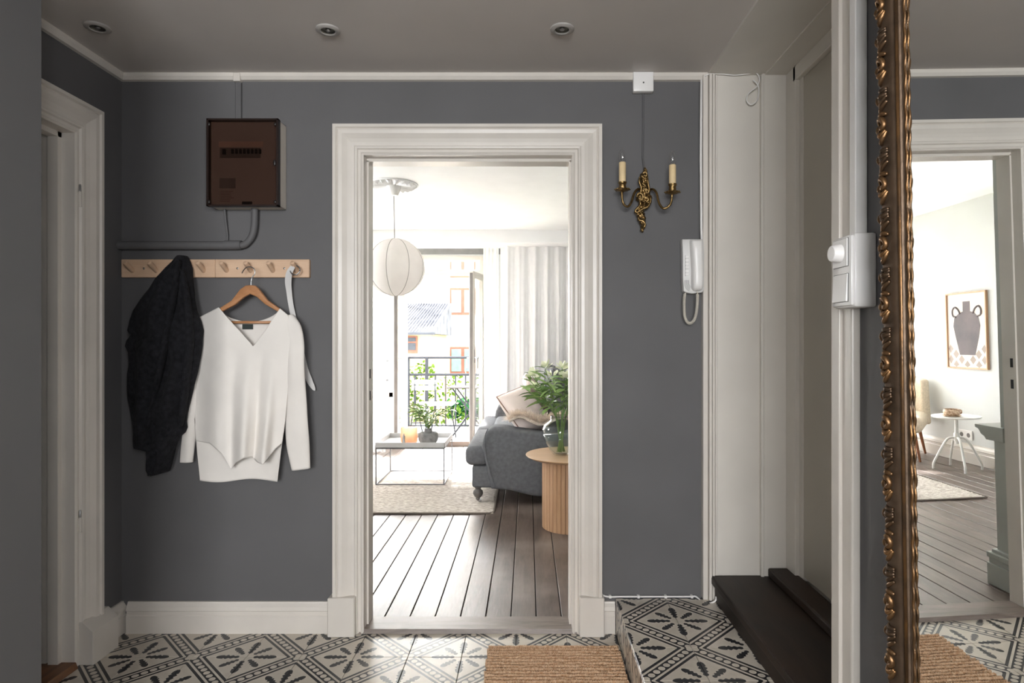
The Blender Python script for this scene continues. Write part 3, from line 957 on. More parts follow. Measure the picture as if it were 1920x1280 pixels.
for a in ((FX0 - .004, FX0 + .004, FZ0 - .003, FZ1 + .003), (FX1 - .006, FX1 + .002, FZ0 - .003, FZ1 + .003), (FX0 - .004, FX1 + .002, FZ0 - .003, FZ0 + .004), (FX0 - .004, FX1 + .002, FZ1 - .004, FZ1 + .003)):
    b.box(a[0], a[1], YB - .087, YB - .064, a[2], a[3], .001)
b.build('rim', mat('dark_brown_plastic', (38, 28, 25), .3), cv)
M_CATCH = mat('catch_plastic', (30, 24, 22), .4)
for x, z, h in ((FX0 + .006, FZ0 + .014, .008), (FX0 + .006, FZ1 - .02, .008), (FX1 - .010, FZ0 + .014, .008), (FX1 - .010, FZ1 - .02, .008), (FX1 - .012, 1.87, .014)):
    MB().ball((x, YB - .086, z), (.006, .004, h), 10).build('catch', M_CATCH, cv, smooth=True)

pz = CAM_H + (641 - 460) / F_PX * 2.46
pg = empty('conduit_pipe', (-1.3, YB, pz - .02), 'grey painted conduit pipe bending down from the fuse box to the corner', 'pipe')
xe = (478 - CX) / F_PX * 2.46
MB().tube([(XL + .002, YB - .019, pz), (-1.17, YB - .019, pz)], .0175, 16).build('main_pipe', M_GREY, pg, smooth=False, autosmooth=40)
MB().tube([(-1.215, YB - .019, pz + .002), (-1.15, YB - .019, pz + .002)], .0185, 16).build('sleeve', M_GREY, pg, autosmooth=40)
MB().tube(catmull([(-1.16, YB - .019, pz), (-1.135, YB - .02, pz + .004), (xe - .012, YB - .022, pz + .035), (xe, YB - .025, pz + .08), (xe + .002, YB - .026, FZ0 + .002)], 8), .0135, 14).build('bend', M_GREY, pg, autosmooth=50)
x1 = (421 - CX) / F_PX * 2.46
MB().tube(catmull([(x1, YB - .02, FZ0 + .002), (x1 + .002, YB - .014, FZ0 - .05), (x1 + .006, YB - .010, pz + .05), (x1 + .007, YB - .012, pz + .01)], 6), .0045, 8).build('thin_cable', M_GREY, pg, smooth=True)
xt = (449 - CX) / F_PX * 2.48
b = MB(); b.box(xt - .012, xt + .012, YB - .014, YB, FZ1 - .004, HC - .024, .003); 
b.build('riser_duct', M_GREY, label='flat grey painted duct rising from the fuse box to the ceiling', cat='cable duct')
b = MB(); b.box(xt - .014, xt + .014, YB - .028, YB - .002, HC - .036, HC - .001, .003); S(b, 'trim_23', M_WHITE)

# ------------------------------------------------------------------ coat rack with pegs
RX0, RX1 = P(227, 0, 2.462).x, P(580, 0, 2.462).x
RZ0, RZ1 = P(0, 520, 2.462).z, P(0, 486, 2.462).z
RXM = P(403, 0, 2.462).x
rk = empty('coat_rack', ((RX0 + RX1) / 2, YB, RZ0), 'pale beech peg rail with wooden pegs on the grey wall', 'coat rack')
MB().box(RX0, RXM - .0006, YB - .018, YB, RZ0, RZ1, .002).build('board', M_BEECH, rk)
MB().box(RXM + .0006, RX1, YB - .0185, YB, RZ0, RZ1, .002).build('board', M_BEECH, rk)
zc = (RZ0 + RZ1) / 2
peg_x = [P(200 + zx / 2.461, 0, 2.462).x for zx in (119, 228, 336, 447, 553, 664, 767, 876)]
pegm = None
tip_d = Vector((0, -.046, .026))
for i, x in enumerate(peg_x):
    if pegm is None:
        b = MB(); d = tip_d.normalized()
        q = Vector((0, 0, 1)).rotation_difference(d).to_matrix().to_4x4()
        b.lathe([(.0092, -.008), (.0092, .048), (.0084, .0515), (.005, .053)], (0, 0, 0), 16, q)
        pegm = b.build('peg', M_BEECH, rk, local=True, autosmooth=40); o = pegm
    else:
        o = copy_obj(pegm, rk)
    o.location = Vector((x, YB - .018, zc - .008)) - world_loc(rk)
for zx in (172, 390, 604, 820):
    MB().ball((P(200 + zx / 2.461, 0, 2.462).x, YB - .018, zc), (.0045, .002, .0045), 10).build('screw_head', M_STEEL, rk, smooth=True)
PEGT = lambda i, t=.8: Vector((peg_x[i], YB - .018, zc - .008)) + tip_d * t + Vector((0, 0, .009))

# ------------------------------------------------------------------ black jacket hung on the third peg
JK = [(190, 305, 345), (200, 298, 354), (220, 288, 366), (250, 265, 380), (300, 235, 390), (350, 205, 397), (400, 165, 405), (450, 130, 415), (500, 110, 435), (540, 101, 445), (562, 116, 443), (588, 96, 441), (612, 90, 440), (640, 106, 436), (700, 110, 425), (735, 105, 418), (800, 100, 400), (860, 100, 385), (920, 112, 370), (960, 120, 364), (990, 122, 366), (1012, 121, 356), (1030, 120, 334), (1060, 120, 316), (1078, 124, 310), (1092, 188, 303), (1120, 188, 296), (1150, 183, 288), (1180, 182, 278), (1194, 190, 272), (1206, 200, 232)]


def zoomP(zx, zy, y):
    return P(200 + zx / 2.461, 400 + zy / 2.461, y)


b = MB()
rings = []
rows = []
for (a, b1) in zip(JK, JK[1:]):
    nn = max(1, int((b1[0] - a[0]) / 12))
    for k in range(nn):
        t = k / nn; rows.append(tuple(a[q] + (b1[q] - a[q]) * t for q in range(3)))
rows.append(JK[-1])
NS = 64
for (zy, xl, xr) in rows:
    pl, pr = zoomP(xl, zy, 2.41), zoomP(xr, zy, 2.41)
    hw, cx_ = (pr.x - pl.x) / 2, (pl.x + pr.x) / 2
    hz = pl.z
    depth = .018 + .040 * min(1, (zy - 185) / 120) * (1 - .45 * max(0, (zy - 950) / 260))
    yc = YB - .012 - depth
    ring = []
    for k in range(NS):
        t = 2 * PI * k / NS
        c_, s_ = math.cos(t), math.sin(t)
        x = cx_ + hw * (abs(c_) ** .8) * (1 if c_ > 0 else -1)
        y = yc - depth * s_ * (1 if s_ < 0 else 1)
        if s_ > 0:
            u = (x - cx_) / max(hw, .01)
            fold = .013 * math.sin(u * 6.5 + zy * .004 + .6) + .007 * math.sin(u * 13 - zy * .007) + .010 * math.sin((zy - 520) * .02 + u * 3) * (1 if 480 < zy < 1000 else .3)
            # overlapping front panel edges
            fold += .010 / (1 + math.exp(-(u * hw * 60 - (zy - 700) * .006))) - .005
            y -= fold * s_ * min(1, (zy - 185) / 150)
            y += .012 * noise.noise(Vector((x * 11, zy * .013, 3.1))) * s_
        y = min(y, YB - (.022 if zy < 330 else .004))
        if x > zoomP(392, 0, 2.41).x: y = min(y, 2.42)
        ring.append(Vector((x, y, hz)))
    rings.append(ring)
b.rings(rings)
jk = b.build('jacket', M_BLACK, smooth=True, label='black wool jacket hanging from a peg next to the white sweater', cat='jacket')
# lapel edge and sleeve as folded cloth
def flap(name, pts, width, th, yoff):
    m = MB()
    cs = catmull([zoomP(x, y, 2.41 - yo) for x, y, yo in pts], 8)
    m.tube(cs, [width * (.6 + .4 * math.sin(PI * i / (len(cs) - 1))) for i in range(len(cs))], 10, flat=th)
    m.build(name, M_BLACK, jk, smooth=True)
flap('lapel', [(332, 215, .030), (318, 330, .060), (290, 480, .068), (262, 640, .066), (225, 820, .058), (190, 990, .044)], .020, .5, 0)
flap('sleeve_fold', [(350, 260, .030), (372, 400, .045), (385, 560, .052), (372, 720, .046), (352, 900, .038), (340, 980, .03)], .024, .5, 0)

# ------------------------------------------------------------------ hanger and white sweater
HGY = 2.405
hg = empty('clothes_hanger', zoomP(662, 440, HGY), 'brown wooden clothes hanger hooked on a peg, holding the sweater', 'hanger')
MB().tube(catmull([zoomP(624, 275, HGY + .012), zoomP(632, 262, HGY + .010), zoomP(645, 249, HGY), zoomP(665, 247, HGY), zoomP(681, 258, HGY), zoomP(683, 278, HGY), zoomP(671, 296, HGY), zoomP(667, 312, HGY), zoomP(666, 335, HGY)], 6), .0021, 8).build('hook', M_STEEL, hg, smooth=True)
arm = [(506, 452), (524, 438), (580, 402), (620, 350), (645, 333), (665, 331), (688, 333), (706, 350), (745, 400), (796, 436), (812, 447), (808, 458), (790, 452), (735, 420), (695, 385), (665, 372), (635, 388), (595, 422), (530, 455), (512, 464)]
pts = [zoomP(x, y, HGY) for x, y in arm]
MB().prism([(p.x, p.z) for p in pts], HGY - .010, HGY + .010, 'Y', .004, 2).build('shoulder_bar', M_HANGER, hg, autosmooth=50)
p0, p1 = zoomP(500, 502, HGY), zoomP(820, 502, HGY)
MB().tube([p0, p1], .0055, 10).build('trouser_bar', M_HANGER, hg, smooth=True)

LEFT_B = [(440, 430), (560, 430), (640, 425), (740, 408), (800, 400), (900, 404), (1000, 409), (1100, 418), (1240, 432)]
RIGHT_B = [(440, 835), (480, 838), (540, 850), (600, 856), (650, 850), (800, 838), (950, 825), (1100, 803), (1240, 786)]


def sweater_sheet(front):
    m = MB()
    nu, nv = 162, 90
    def top(u):
        x = 430 + (835 - 430) * u
        if x < 517: return 478 - (x - 430) * (45 / 87)
        if x > 800: return 438 + (x - 800) * .9
        if front:
            if x < 665: return 433 + (612 - 433) * (x - 517) / 148
            return 612 - (612 - 438) * (x - 665) / 135
        return 437 + 62 * math.sin(PI * (x - 517) / 283) ** .6
    def bottom(u):
        if not front: return 1232 + 8 * math.sin(u * 7)
        return interp([(0, 1050), (.16, 1060), (.30, 1112), (.40, 1180), (.46, 1150), (.56, 1128), (.66, 1122), (.74, 1150), (.80, 1158), (.86, 1125), (.93, 1085), (1, 1060)], u)
    def f(u, v):
        ty, by = top(u), bottom(u)
        zy = ty + (by - ty) * v
        xl, xr = interp(LEFT_B, zy), interp(RIGHT_B, zy)
        x = xl + (xr - xl) * u
        k = max(0, min(1, (zy - 620) / 420))
        edge = math.sin(PI * u) ** .5
        if front:
            dep = .018 + .016 * edge
            dep += k * (.034 * math.exp(-((u - .55) / .075) ** 2) + .028 * math.exp(-((u - .80) / .06) ** 2) - .014 * math.exp(-((u - .42) / .05) ** 2) - .014 * math.exp(-((u - .69) / .035) ** 2) + .014 * math.exp(-((u - .2) / .1) ** 2))
            dep += .004 * math.sin(u * 21 + zy * .004) * k
            y = HGY - dep
        else:
            y = HGY + .012 + .016 * edge + .006 * math.sin(u * 9) * k
        if x < 560:
            q_ = min(1, (560 - x) / 150); y += (2.442 - y) * q_ * q_ * (3 - 2 * q_)
        return zoomP(x, zy, min(y, YB - .012))
    m.grid(f, nu, nv)
    return m


sw_ = empty('sweater', zoomP(620, 1240, HGY), 'white knitted sweater with deep V-neck hanging on the wooden hanger', 'sweater')
sweater_sheet(True).build('front', M_KNIT, sw_, smooth=True, solid=.003)
sweater_sheet(False).build('back', M_KNIT, sw_, smooth=True, solid=.003)


def sleeve(pts, name):
    m = MB()
    rr = []
    cs = catmull([zoomP(x, y, yy) for x, y, yy, _ in pts], 8)
    ws = catmull([(w_, 0, 0) for *_, w_ in pts], 8)
    rings = []
    for i, c_ in enumerate(cs):
        hw = ws[i].x / 2.461 / F_PX * 2.41
        ring = []
        for k in range(28):
            t = 2 * PI * k / 28
            fold = 1 + .10 * math.sin(3 * t + i * .11)
            ring.append(c_ + Vector((hw * math.cos(t), -.0155 * math.sin(t) * fold - .003 * math.sin(i * .3), (hw * .12 * math.cos(t) if name else 0))))
        rings.append(ring)
    m.rings(rings, caps=False)
    return m.build('sleeve', M_KNIT, sw_, smooth=True, solid=.003)


sleeve([(838, 470, HGY, 22), (858, 520, HGY - .006, 36), (868, 600, HGY - .010, 40), (874, 700, HGY - .012, 37), (876, 820, HGY - .010, 41), (876, 940, HGY - .006, 48), (884, 1060, HGY, 51), (896, 1180, HGY + .004, 41)], 1)
sleeve([(432, 490, 2.452, 22), (412, 560, 2.452, 34), (402, 680, 2.452, 38), (392, 820, 2.452, 34), (386, 940, 2.450, 32), (376, 1060, 2.448, 30), (371, 1146, 2.446, 28)], 0)
MB().box(zoomP(614, 0, HGY).x, zoomP(664, 0, HGY).x, HGY + .020, HGY + .023, zoomP(0, 534, HGY).z, zoomP(0, 510, HGY).z, .001).build('neck_label', M_LABEL, sw_)

# ------------------------------------------------------------------ pale belt hung by its ring
bl = empty('belt', zoomP(962, 817, 2.455), 'pale leather belt hanging by its ring from the last peg', 'belt')
rc = zoomP(870, 262, 2.43)
MB().tube([rc + Vector((.0185 * math.cos(t), .004 * math.sin(t), .0185 * math.sin(t))) for t in (2 * PI * k / 28 for k in range(29))], .0028, 8).build('ring', M_STEEL, bl, smooth=True)


def ribbon(pts, width, th, name, parent, m_):
    m = MB()
    cs = catmull([p for p, _ in pts], 8)
    ws = catmull([(w_, 0, 0) for _, w_ in pts], 8)
    rings = []
    for i, c_ in enumerate(cs):
        d = (cs[min(i + 1, len(cs) - 1)] - cs[max(0, i - 1)]).normalized()
        side = d.cross(Vector((0, 1, 0))).normalized()
        hw = ws[i].x
        rings.append([c_ + side * hw + Vector((0, th, 0)), c_ - side * hw + Vector((0, th, 0)), c_ - side * hw - Vector((0, th, 0)), c_ + side * hw - Vector((0, th, 0))])
    m.rings(rings)
    return m.build(name, m_, parent, smooth=False)


ribbon([(zoomP(862, 244, 2.425), .008), (zoomP(845, 270, 2.43), .012), (zoomP(838, 310, 2.44), .013), (zoomP(842, 360, 2.45), .011), (zoomP(852, 430, 2.455), .010), (zoomP(872, 520, 2.46), .011), (zoomP(894, 620, 2.462), .011), (zoomP(915, 710, 2.462), .011), (zoomP(935, 768, 2.46), .012), (zoomP(955, 806, 2.458), .007), (zoomP(962, 817, 2.458), .001)], 0, .0015, 'strap', bl, M_BELT)

# ------------------------------------------------------------------ brass sconce, junction box and feed cable
def scP(zx, zy, y):
    return P(1140 + zx / 6.74, 260 + zy / 6.74, y)


jb = empty('junction_box', P(1206, 173, 2.45), 'small square white junction box at the ceiling above the sconce', 'junction box')
p0, p1 = P(1187, 172, 2.455), P(1225, 140, 2.455)
MB().box(p0.x, p1.x, YB - .032, YB, p0.z, HC - .001, .003, 2).build('lid', M_PLAST, jb, autosmooth=40)
MB().lathe([(.003, 0), (.003, .002)], (0, 0, 0), 10, Matrix.Translation(((p0.x + p1.x) / 2, YB - .032, (p0.z + p1.z) / 2)) @ Matrix.Rotation(R(90), 4, 'X')).build('screw', M_PLASTD, jb)
fc = MB()
fc.tube(catmull([P(1206, 170, 2.475), P(1206, 230, 2.476), P(1205, 290, 2.476), P(1205, 296, 2.474), P(1207, 308, 2.470), P(1208, 318, 2.466)], 6), .0038, 8)
fc.build('feed_cable', M_GREY, smooth=True, label='grey painted cable running from the junction box down to the sconce', cat='cable')
scn = empty('wall_sconce', scP(445, 1180, YB), 'ornate brass two-armed wall sconce with candle bulbs on grey wall', 'wall lamp')
spine = [(465, 365, 10), (470, 400, 24), (455, 450, 44), (452, 500, 52), (455, 560, 46), (462, 620, 52), (462, 680, 66), (450, 740, 96), (462, 790, 84), (455, 830, 62), (420, 880, 58), (395, 925, 58), (415, 970, 50), (425, 1010, 52), (430, 1050, 40), (445, 1090, 36), (440, 1130, 26), (430, 1160, 20), (443, 1180, 5)]
b = MB()
cs = catmull([(x, z, 0) for x, z, _ in spine], 5)
ws = catmull([(w_, 0, 0) for *_, w_ in spine], 5)
rings = []
for i, c_ in enumerate(cs):
    ctr = scP(c_.x, c_.y, 2.455)
    hw = ws[i].x / 6.74 / F_PX * 2.455
    ring = []
    for k in range(24):
        t = 2 * PI * k / 24
        ripple = 1 + .22 * math.sin(5 * t + i * .55) + .16 * math.sin(i * 1.3 + 2 * t) + .10 * math.sin(i * 2.1 - 3 * t)
        yy = -math.sin(t) * min(.024, hw * .9 + .006) * ripple
        ring.append(Vector((ctr.x + hw * math.cos(t) * (1 + .16 * math.sin(i * 1.1 + 3 * t)), min(2.458 + yy, YB - .001), ctr.z)))
    rings.append(ring)
b.rings(rings)
bp_ = b.build('back_plate', M_BRASS, scn, smooth=True)
# leaf scrolls in relief on the plate
for pl_, r_ in (([(400, 480), (395, 540), (420, 620), (410, 690)], .0045), ([(500, 480), (505, 560), (520, 640), (500, 700)], .0045), ([(360, 740), (385, 690), (430, 700), (440, 750), (410, 775), (390, 745)], .006), ([(540, 740), (535, 800), (500, 860), (450, 880), (370, 930), (340, 915)], .0055), ([(400, 780), (410, 830), (380, 870), (345, 910), (375, 945)], .005), ([(380, 990), (400, 1030), (440, 1040), (470, 1080), (455, 1120)], .0045), ([(440, 440), (470, 420), (490, 450), (470, 480)], .004), ([(460, 760), (490, 740), (510, 770), (480, 800)], .006), ([(430, 560), (470, 600), (440, 650), (480, 690)], .0035)):
    cs = catmull([scP(x, z, 2.436) for x, z in pl_], 6)
    MB().tube(cs, [r_ * (.5 + .5 * math.sin(PI * (i + .5) / len(cs))) for i in range(len(cs))], 8).build('scroll', M_BRASS, bp_, smooth=True)
for sgn, ax, pts_, bz, cz0, cz1, tipz in ((-1, 182, [(405, 640, 2.452), (370, 640, 2.44), (330, 690, 2.425), (295, 800, 2.41), (255, 855, 2.40), (210, 840, 2.395), (182, 780, 2.39), (175, 670, 2.39)], 655, 548, 300, 118), (1, 815, [(520, 650, 2.452), (570, 640, 2.44), (615, 690, 2.425), (645, 810, 2.41), (690, 875, 2.40), (745, 870, 2.395), (795, 810, 2.39), (810, 700, 2.39)], 690, 572, 332, 140)):
    ar = MB().tube(catmull([scP(x, z, y) for x, z, y in pts_], 7), .0046, 10).build('arm', M_BRASS, scn, smooth=True)
    cb_ = scP(ax, bz, 2.39)
    h_ = scP(ax, cz0, 2.39).z - cb_.z
    MB().lathe([(.004, -.006), (.012, -.003), (.0275, .002), (.0290, .005), (.024, .0055), (.012, .008), (.0145, h_ * .45), (.0125, h_ * .7), (.0165, h_ * .85), (.0165, h_)], cb_, 20).build('cup', M_BRASS, ar, autosmooth=50)
    p_ = MB()
    for k in range(8):
        t = 2 * PI * k / 8; p_.ball((cb_.x + .027 * math.cos(t), cb_.y + .027 * math.sin(t), cb_.z + .004), (.006, .006, .003), 8)
    tag(p_.build('drip_pan_rim', M_BRASS, ar, smooth=True), kind='stuff')
    cz = scP(ax, cz0, 2.39).z; ct = scP(ax, cz1, 2.39).z
    MB().lathe([(.0135, cz - .004), (.0135, ct - .002), (.0125, ct), (.006, ct)], (cb_.x, cb_.y, 0), 20).build('candle_sleeve', M_CANDLE, scn, autosmooth=50)
    bt = scP(ax, tipz, 2.39).z; hb = bt - ct
    bulb = MB().lathe([(.008, ct), (.0125, ct + hb * .15), (.0155, ct + hb * .38), (.0140, ct + hb * .6), (.0085, ct + hb * .82), (.003, ct + hb * .95), (.0008, bt)], (cb_.x, cb_.y, 0), 18).build('bulb', M_BULB, scn, smooth=True)
    MB().tube([Vector((cb_.x + .0035 * math.cos(k * 1.3), cb_.y + .0035 * math.sin(k * 1.3), ct + hb * (.02 + .6 * k / 18))) for k in range(19)], .0006, 5).build('filament', M_STEEL, bulb, smooth=True)

# ------------------------------------------------------------------ intercom handset
def icP(zx, zy, y):
    return P(1260 + zx / 6.74, 430 + zy / 6.74, y)


ic = empty('intercom_phone', icP(270, 800, YB), 'white wall intercom telephone with coiled cord next to the white pilaster', 'intercom')
YI = 2.435
ol = [(130, 122), (400, 122), (408, 300), (408, 760), (385, 795), (260, 812), (190, 800), (148, 780), (138, 600), (136, 300)]
pp_ = [icP(x, z, YI) for x, z in ol]
MB().prism([(p.x, p.z) for p in pp_], YI, YB - .0005, 'Y', .004, 2).build('base', mat('grey_white_plastic', (206, 205, 203), .4, var=.01), ic, autosmooth=40)
hl = [(228, 140, 10), (305, 135, 70)]
b = MB()
rings = []
for zy, xa, xb, d in ((130, 240, 376, .010), (136, 230, 384, .022), (160, 228, 386, .032), (260, 233, 388, .036), (380, 242, 390, .034), (500, 248, 391, .034), (620, 247, 391, .037), (700, 247, 390, .036), (745, 252, 385, .030), (768, 272, 366, .018), (778, 296, 346, .008)):
    l, r_ = icP(xa, zy, YI - .01), icP(xb, zy, YI - .01)
    cx_, hw = (l.x + r_.x) / 2, (r_.x - l.x) / 2
    rings.append([Vector((cx_ + hw * (abs(math.cos(t)) ** .6) * (1 if math.cos(t) > 0 else -1), YI + .001 - max(0, math.sin(t)) ** .7 * d, l.z)) for t in (PI * k / 14 for k in range(15))] + [Vector((cx_ + hw * f_, YI + .002, l.z)) for f_ in (-.6, 0, .6)])
b.rings(rings)
b.build('handset', M_PLAST, ic, smooth=True, autosmooth=60)
for k in range(6):
    p = icP(188, 345 + k * 44, YI); MB().box(p.x - .006, p.x + .007, YI - .002, YI + .001, p.z - .006, p.z + .004, .0008).build('key', M_PLAST, ic)
    MB().box(p.x - .007, p.x - .0045, YI - .0012, YI + .001, p.z - .0075, p.z + .005).build('key_mark', M_SEAM, ic)
for k in range(5):
    pts_ = catmull([icP(160 + k * 13, 640, YI - .0003), icP(160 + k * 13, 700 - k * 4, YI - .0003), icP(178 + k * 10, 745 - k * 10, YI - .0003), icP(216 + k * 5, 778 - k * 14, YI - .0003)], 5)
    MB().tube(pts_, .0006, 5).build('speaker_slot', M_PLASTD, ic)
path = catmull([icP(175, 805, 2.45), icP(158, 830, 2.44), icP(153, 960, 2.43), icP(160, 1090, 2.43), icP(190, 1165, 2.43), icP(230, 1185, 2.43), icP(275, 1150, 2.43), icP(303, 1070, 2.43), icP(318, 950, 2.42), icP(322, 820, 2.41), icP(315, 785, 2.405)], 40)
coil, up, ang = [], None, 0.0
L_ = 0.0
for i, p in enumerate(path):
    d = (path[min(i + 1, len(path) - 1)] - path[max(0, i - 1)]).normalized()
    a_ = d.cross(Vector((0, 1, 0))).normalized(); b_ = Vector((0, 1, 0))
    if i: L_ += (p - path[i - 1]).length
    ang = L_ / .0042 * 2 * PI
    for s_ in range(1):
        coil.append((p, a_, b_, L_))
tot = coil[-1][3]
pts_ = []
nturn = int(tot / .0042)
NP = nturn * 9
j = 0
for q in range(NP + 1):
    lq = tot * q / NP
    while j < len(coil) - 2 and coil[j + 1][3] < lq: j += 1
    f_ = (lq - coil[j][3]) / max(1e-9, coil[j + 1][3] - coil[j][3])
    p = coil[j][0].lerp(coil[j + 1][0], f_)
    rr = .0052 if .03 < lq / tot < .96 else .0015
    t = 2 * PI * q / 9
    pts_.append(p + coil[j][1] * rr * math.cos(t) + coil[j][2] * rr * math.sin(t))
MB().tube(pts_, .0014, 5).build('coiled_cord', M_CORD, ic, smooth=True)
b = MB()
b.tube([P(1315, 150, 2.455), P(1314, 300, 2.455), P(1315, 430, 2.455), P(1316, 449, 2.452)], .005, 8)
b.build('intercom_cable', M_PLAST, smooth=True, label='white cable running down the pilaster edge into the intercom', cat='cable')
# loose cable along the top of the pilaster, ending in a loop
b = MB()
b.tube(catmull([P(1322, 143, 2.448), P(1332, 138, 2.446), P(1355, 139, 2.450), P(1378, 141, 2.452), P(1400, 139, 2.450), P(1418, 137, 2.445), P(1424, 150, 2.44), P(1418, 163, 2.44), P(1404, 175, 2.44), P(1400, 188, 2.44), P(1408, 196, 2.44), P(1418, 190, 2.44), P(1423, 172, 2.44), P(1420, 158, 2.44), P(1412, 150, 2.44)], 6), .0024, 6)
b.build('loose_cable', M_PLAST, smooth=True, label='thin white cable ending in a loop at the top of the white pilaster', cat='cable')
# cable along the foot of the wall above the tiled step
fcb = empty('floor_cable', P(1215, 1122, 2.47), 'thin white clipped cable along the foot of the grey wall above the step', 'cable')
def fz(px, py): 
    p = P(px, py, 2.470); p.z = max(p.z, PZ + .005); return p
MB().tube(catmull([fz(1125, 1107), fz(1128, 1114), fz(1140, 1120), fz(1165, 1120), fz(1215, 1120), fz(1290, 1120), fz(1305, 1121), P(1318, 1130, 2.440), P(1330, 1131, 2.425), P(1341, 1126, 2.425), P(1343, 1118, 2.43)], 6), .0036, 8).build('cable_run', M_PLAST, fcb, smooth=True)
for px in (1144, 1197, 1248, 1297):
    p = fz(px, 1119); MB().box(p.x - .005, p.x + .005, YB - .016, YB - .0003, p.z - .005, p.z + .006, .001).build('clip', M_PLAST, fcb)

# ------------------------------------------------------------------ recessed ceiling spots
M_SPOT = mat('spot_ring_paint', (168, 164, 160), .4)
for px, py, txt in ((183, 50, 'above the side doorway'), (615, 55, 'above the fuse box side of the living-room doorway'), (1054, 53, 'above the sconce side of the living-room doorway')):
    y = F_PX * (HC - CAM_H) / (CY - py)
    x = (px - CX) / F_PX * y
    d = empty('ceiling_spotlight', (x, y, HC - .004), 'unlit recessed ceiling spotlight ' + txt, 'spotlight', 'recessed ceiling spots')
    MB().lathe([(.024, -.0015), (.026, -.004), (.037, -.004), (.041, -.001), (.041, .0035)], d.location, 28, caps=False).build('trim_ring', M_SPOT, d, autosmooth=50)
    MB().lathe([(.0255, -.003), (.022, .0032), (.0005, .0036)], d.location, 24, caps=False).build('reflector', mat('spot_reflector', (110, 108, 100), .3, .8), d, autosmooth=50)
    MB().ball((x, y, HC - .004), (.009, .009, .004), 12).build('bulb', M_STEEL, d, smooth=True)

# ------------------------------------------------------------------ jute doormat
DM = (-.150, .343, 1.62, 2.335)
dm = empty('doormat', ((DM[0] + DM[1]) / 2, (DM[2] + DM[3]) / 2, 0.0), 'chunky woven jute doormat lying on the patterned tiles', 'doormat')
MB().box(DM[0] + .006, DM[1] - .006, DM[2], DM[3] - .004, .0005, .006).build('backing', mat('jute_backing', (92, 64, 44), .95), dm)
b = MB()
rows_ = 36
pitch = (DM[3] - DM[2]) / rows_
random.seed(3)
for r_ in range(rows_):
    y = DM[3] - pitch * (r_ + .5)
    xo = random.uniform(0, .01)
    nb = 59
    xs0 = DM[0] + random.uniform(-.004, .004); xs1 = DM[1] + random.uniform(-.003, .002)
    rings = []
    ph = random.uniform(0, 6.28)
    for i in range(nb * 3 + 1):
        t = i / (nb * 3)
        x = xs0 + (xs1 - xs0) * t
        kn = abs(math.sin(PI * i / 3 + ph))
        rr = .0054 + .0032 * kn + .0008 * noise.noise(Vector((x * 60, y * 60, 0)))
        yc = y + .0022 * noise.noise(Vector((x * 14, r_ * 3.7, 1))) + .0012 * math.sin(i * 2.09 + ph)
        zc_ = .0095 + .0025 * noise.noise(Vector((x * 30, y * 50, 5)))
        rings.append([Vector((x, yc + rr * .86 * math.cos(a), max(.001, zc_ + 1.4 * rr * math.sin(a)))) for a in (2 * PI * k / 6 for k in range(6))])
    b.rings(rings)
tag(b.build('braided_rows', M_JUTE, dm, smooth=True), kind='stuff')

# ------------------------------------------------------------------ living room: lamp and ceiling rose
ry = F_PX * (LC - CAM_H) / (641 - 345)
rx = (737 - CX) / F_PX * ry
rose = empty('ceiling_rose', (rx, ry, LC), 'white plaster ceiling rose with radiating petals above the globe lamp', 'ceiling rose')
rr0 = 46.5 / F_PX * ry
MB().lathe([(rr0, 0), (rr0, -.008), (rr0 * .96, -.012), (rr0 * .93, -.006), (.02, -.006)], (rx, ry, LC), 40, caps=False).build('disc', M_LIVC, rose, autosmooth=40)
pt = None
for k in range(20):
    if pt is None:
        b = MB(); 
        b.rings([[Vector((r_, w_ * s_, -.006 - h_ * (1 - abs(s_)))) for s_ in (-1, -.5, 0, .5, 1)] for r_, w_, h_ in ((.03, .006, .008), (.09, .013, .018), (rr0 * .80, .022, .024), (rr0 * .93, .012, .008))], caps=False, closed=False)
        pt = b.build('petal', M_LIVC, rose, local=True, solid=.004); o = pt
    else: o = copy_obj(pt, rose)
    o.rotation_euler = (0, 0, 2 * PI * k / 20)
lamp = empty('pendant_lamp', (rx + .02, ry, 1.5), 'white fabric globe pendant lamp with thin dark seams', 'lamp')
lx, ly = (741.5 - CX) / F_PX * ry, ry
gz = CAM_H - (501 - CY) / F_PX * ry
gr = 54.5 / F_PX * ry
MB().lathe([(.016, LC - .085), (.030, LC - .083), (.052, LC - .03), (.054, LC - .012)], (lx - .012, ly, 0), 24).build('canopy', M_PLAST, lamp, autosmooth=50)
MB().tube([(lx - .012, ly, LC - .08), (lx - .006, ly, gz + gr * .97)], .0028, 8).build('cord', M_SEAM, lamp, smooth=True)
NR = 8
def globe(u, v):
    th = 2 * PI * u
    ph = .07 + (PI - .14) * v
    seg_ = abs(math.sin(NR * th / 2 + .4))
    r_ = gr * (1 - .030 * (1 - seg_) ** 2 * math.sin(ph))
    return Vector((lx + r_ * math.sin(ph) * math.cos(th), ly + r_ * math.sin(ph) * math.sin(th), gz + r_ * .985 * math.cos(ph)))
sh = MB().grid(globe, 128, 40)
sh.build('shade', M_SHADE, lamp, smooth=True)
for k in range(NR):
    th = (2 * PI * k - .8) / NR
    MB().tube([globe(th / (2 * PI), i / 40) + Vector((math.cos(th), math.sin(th), 0)) * .001 for i in range(41)], .0016, 5).build('seam', M_SEAM, lamp, smooth=True)

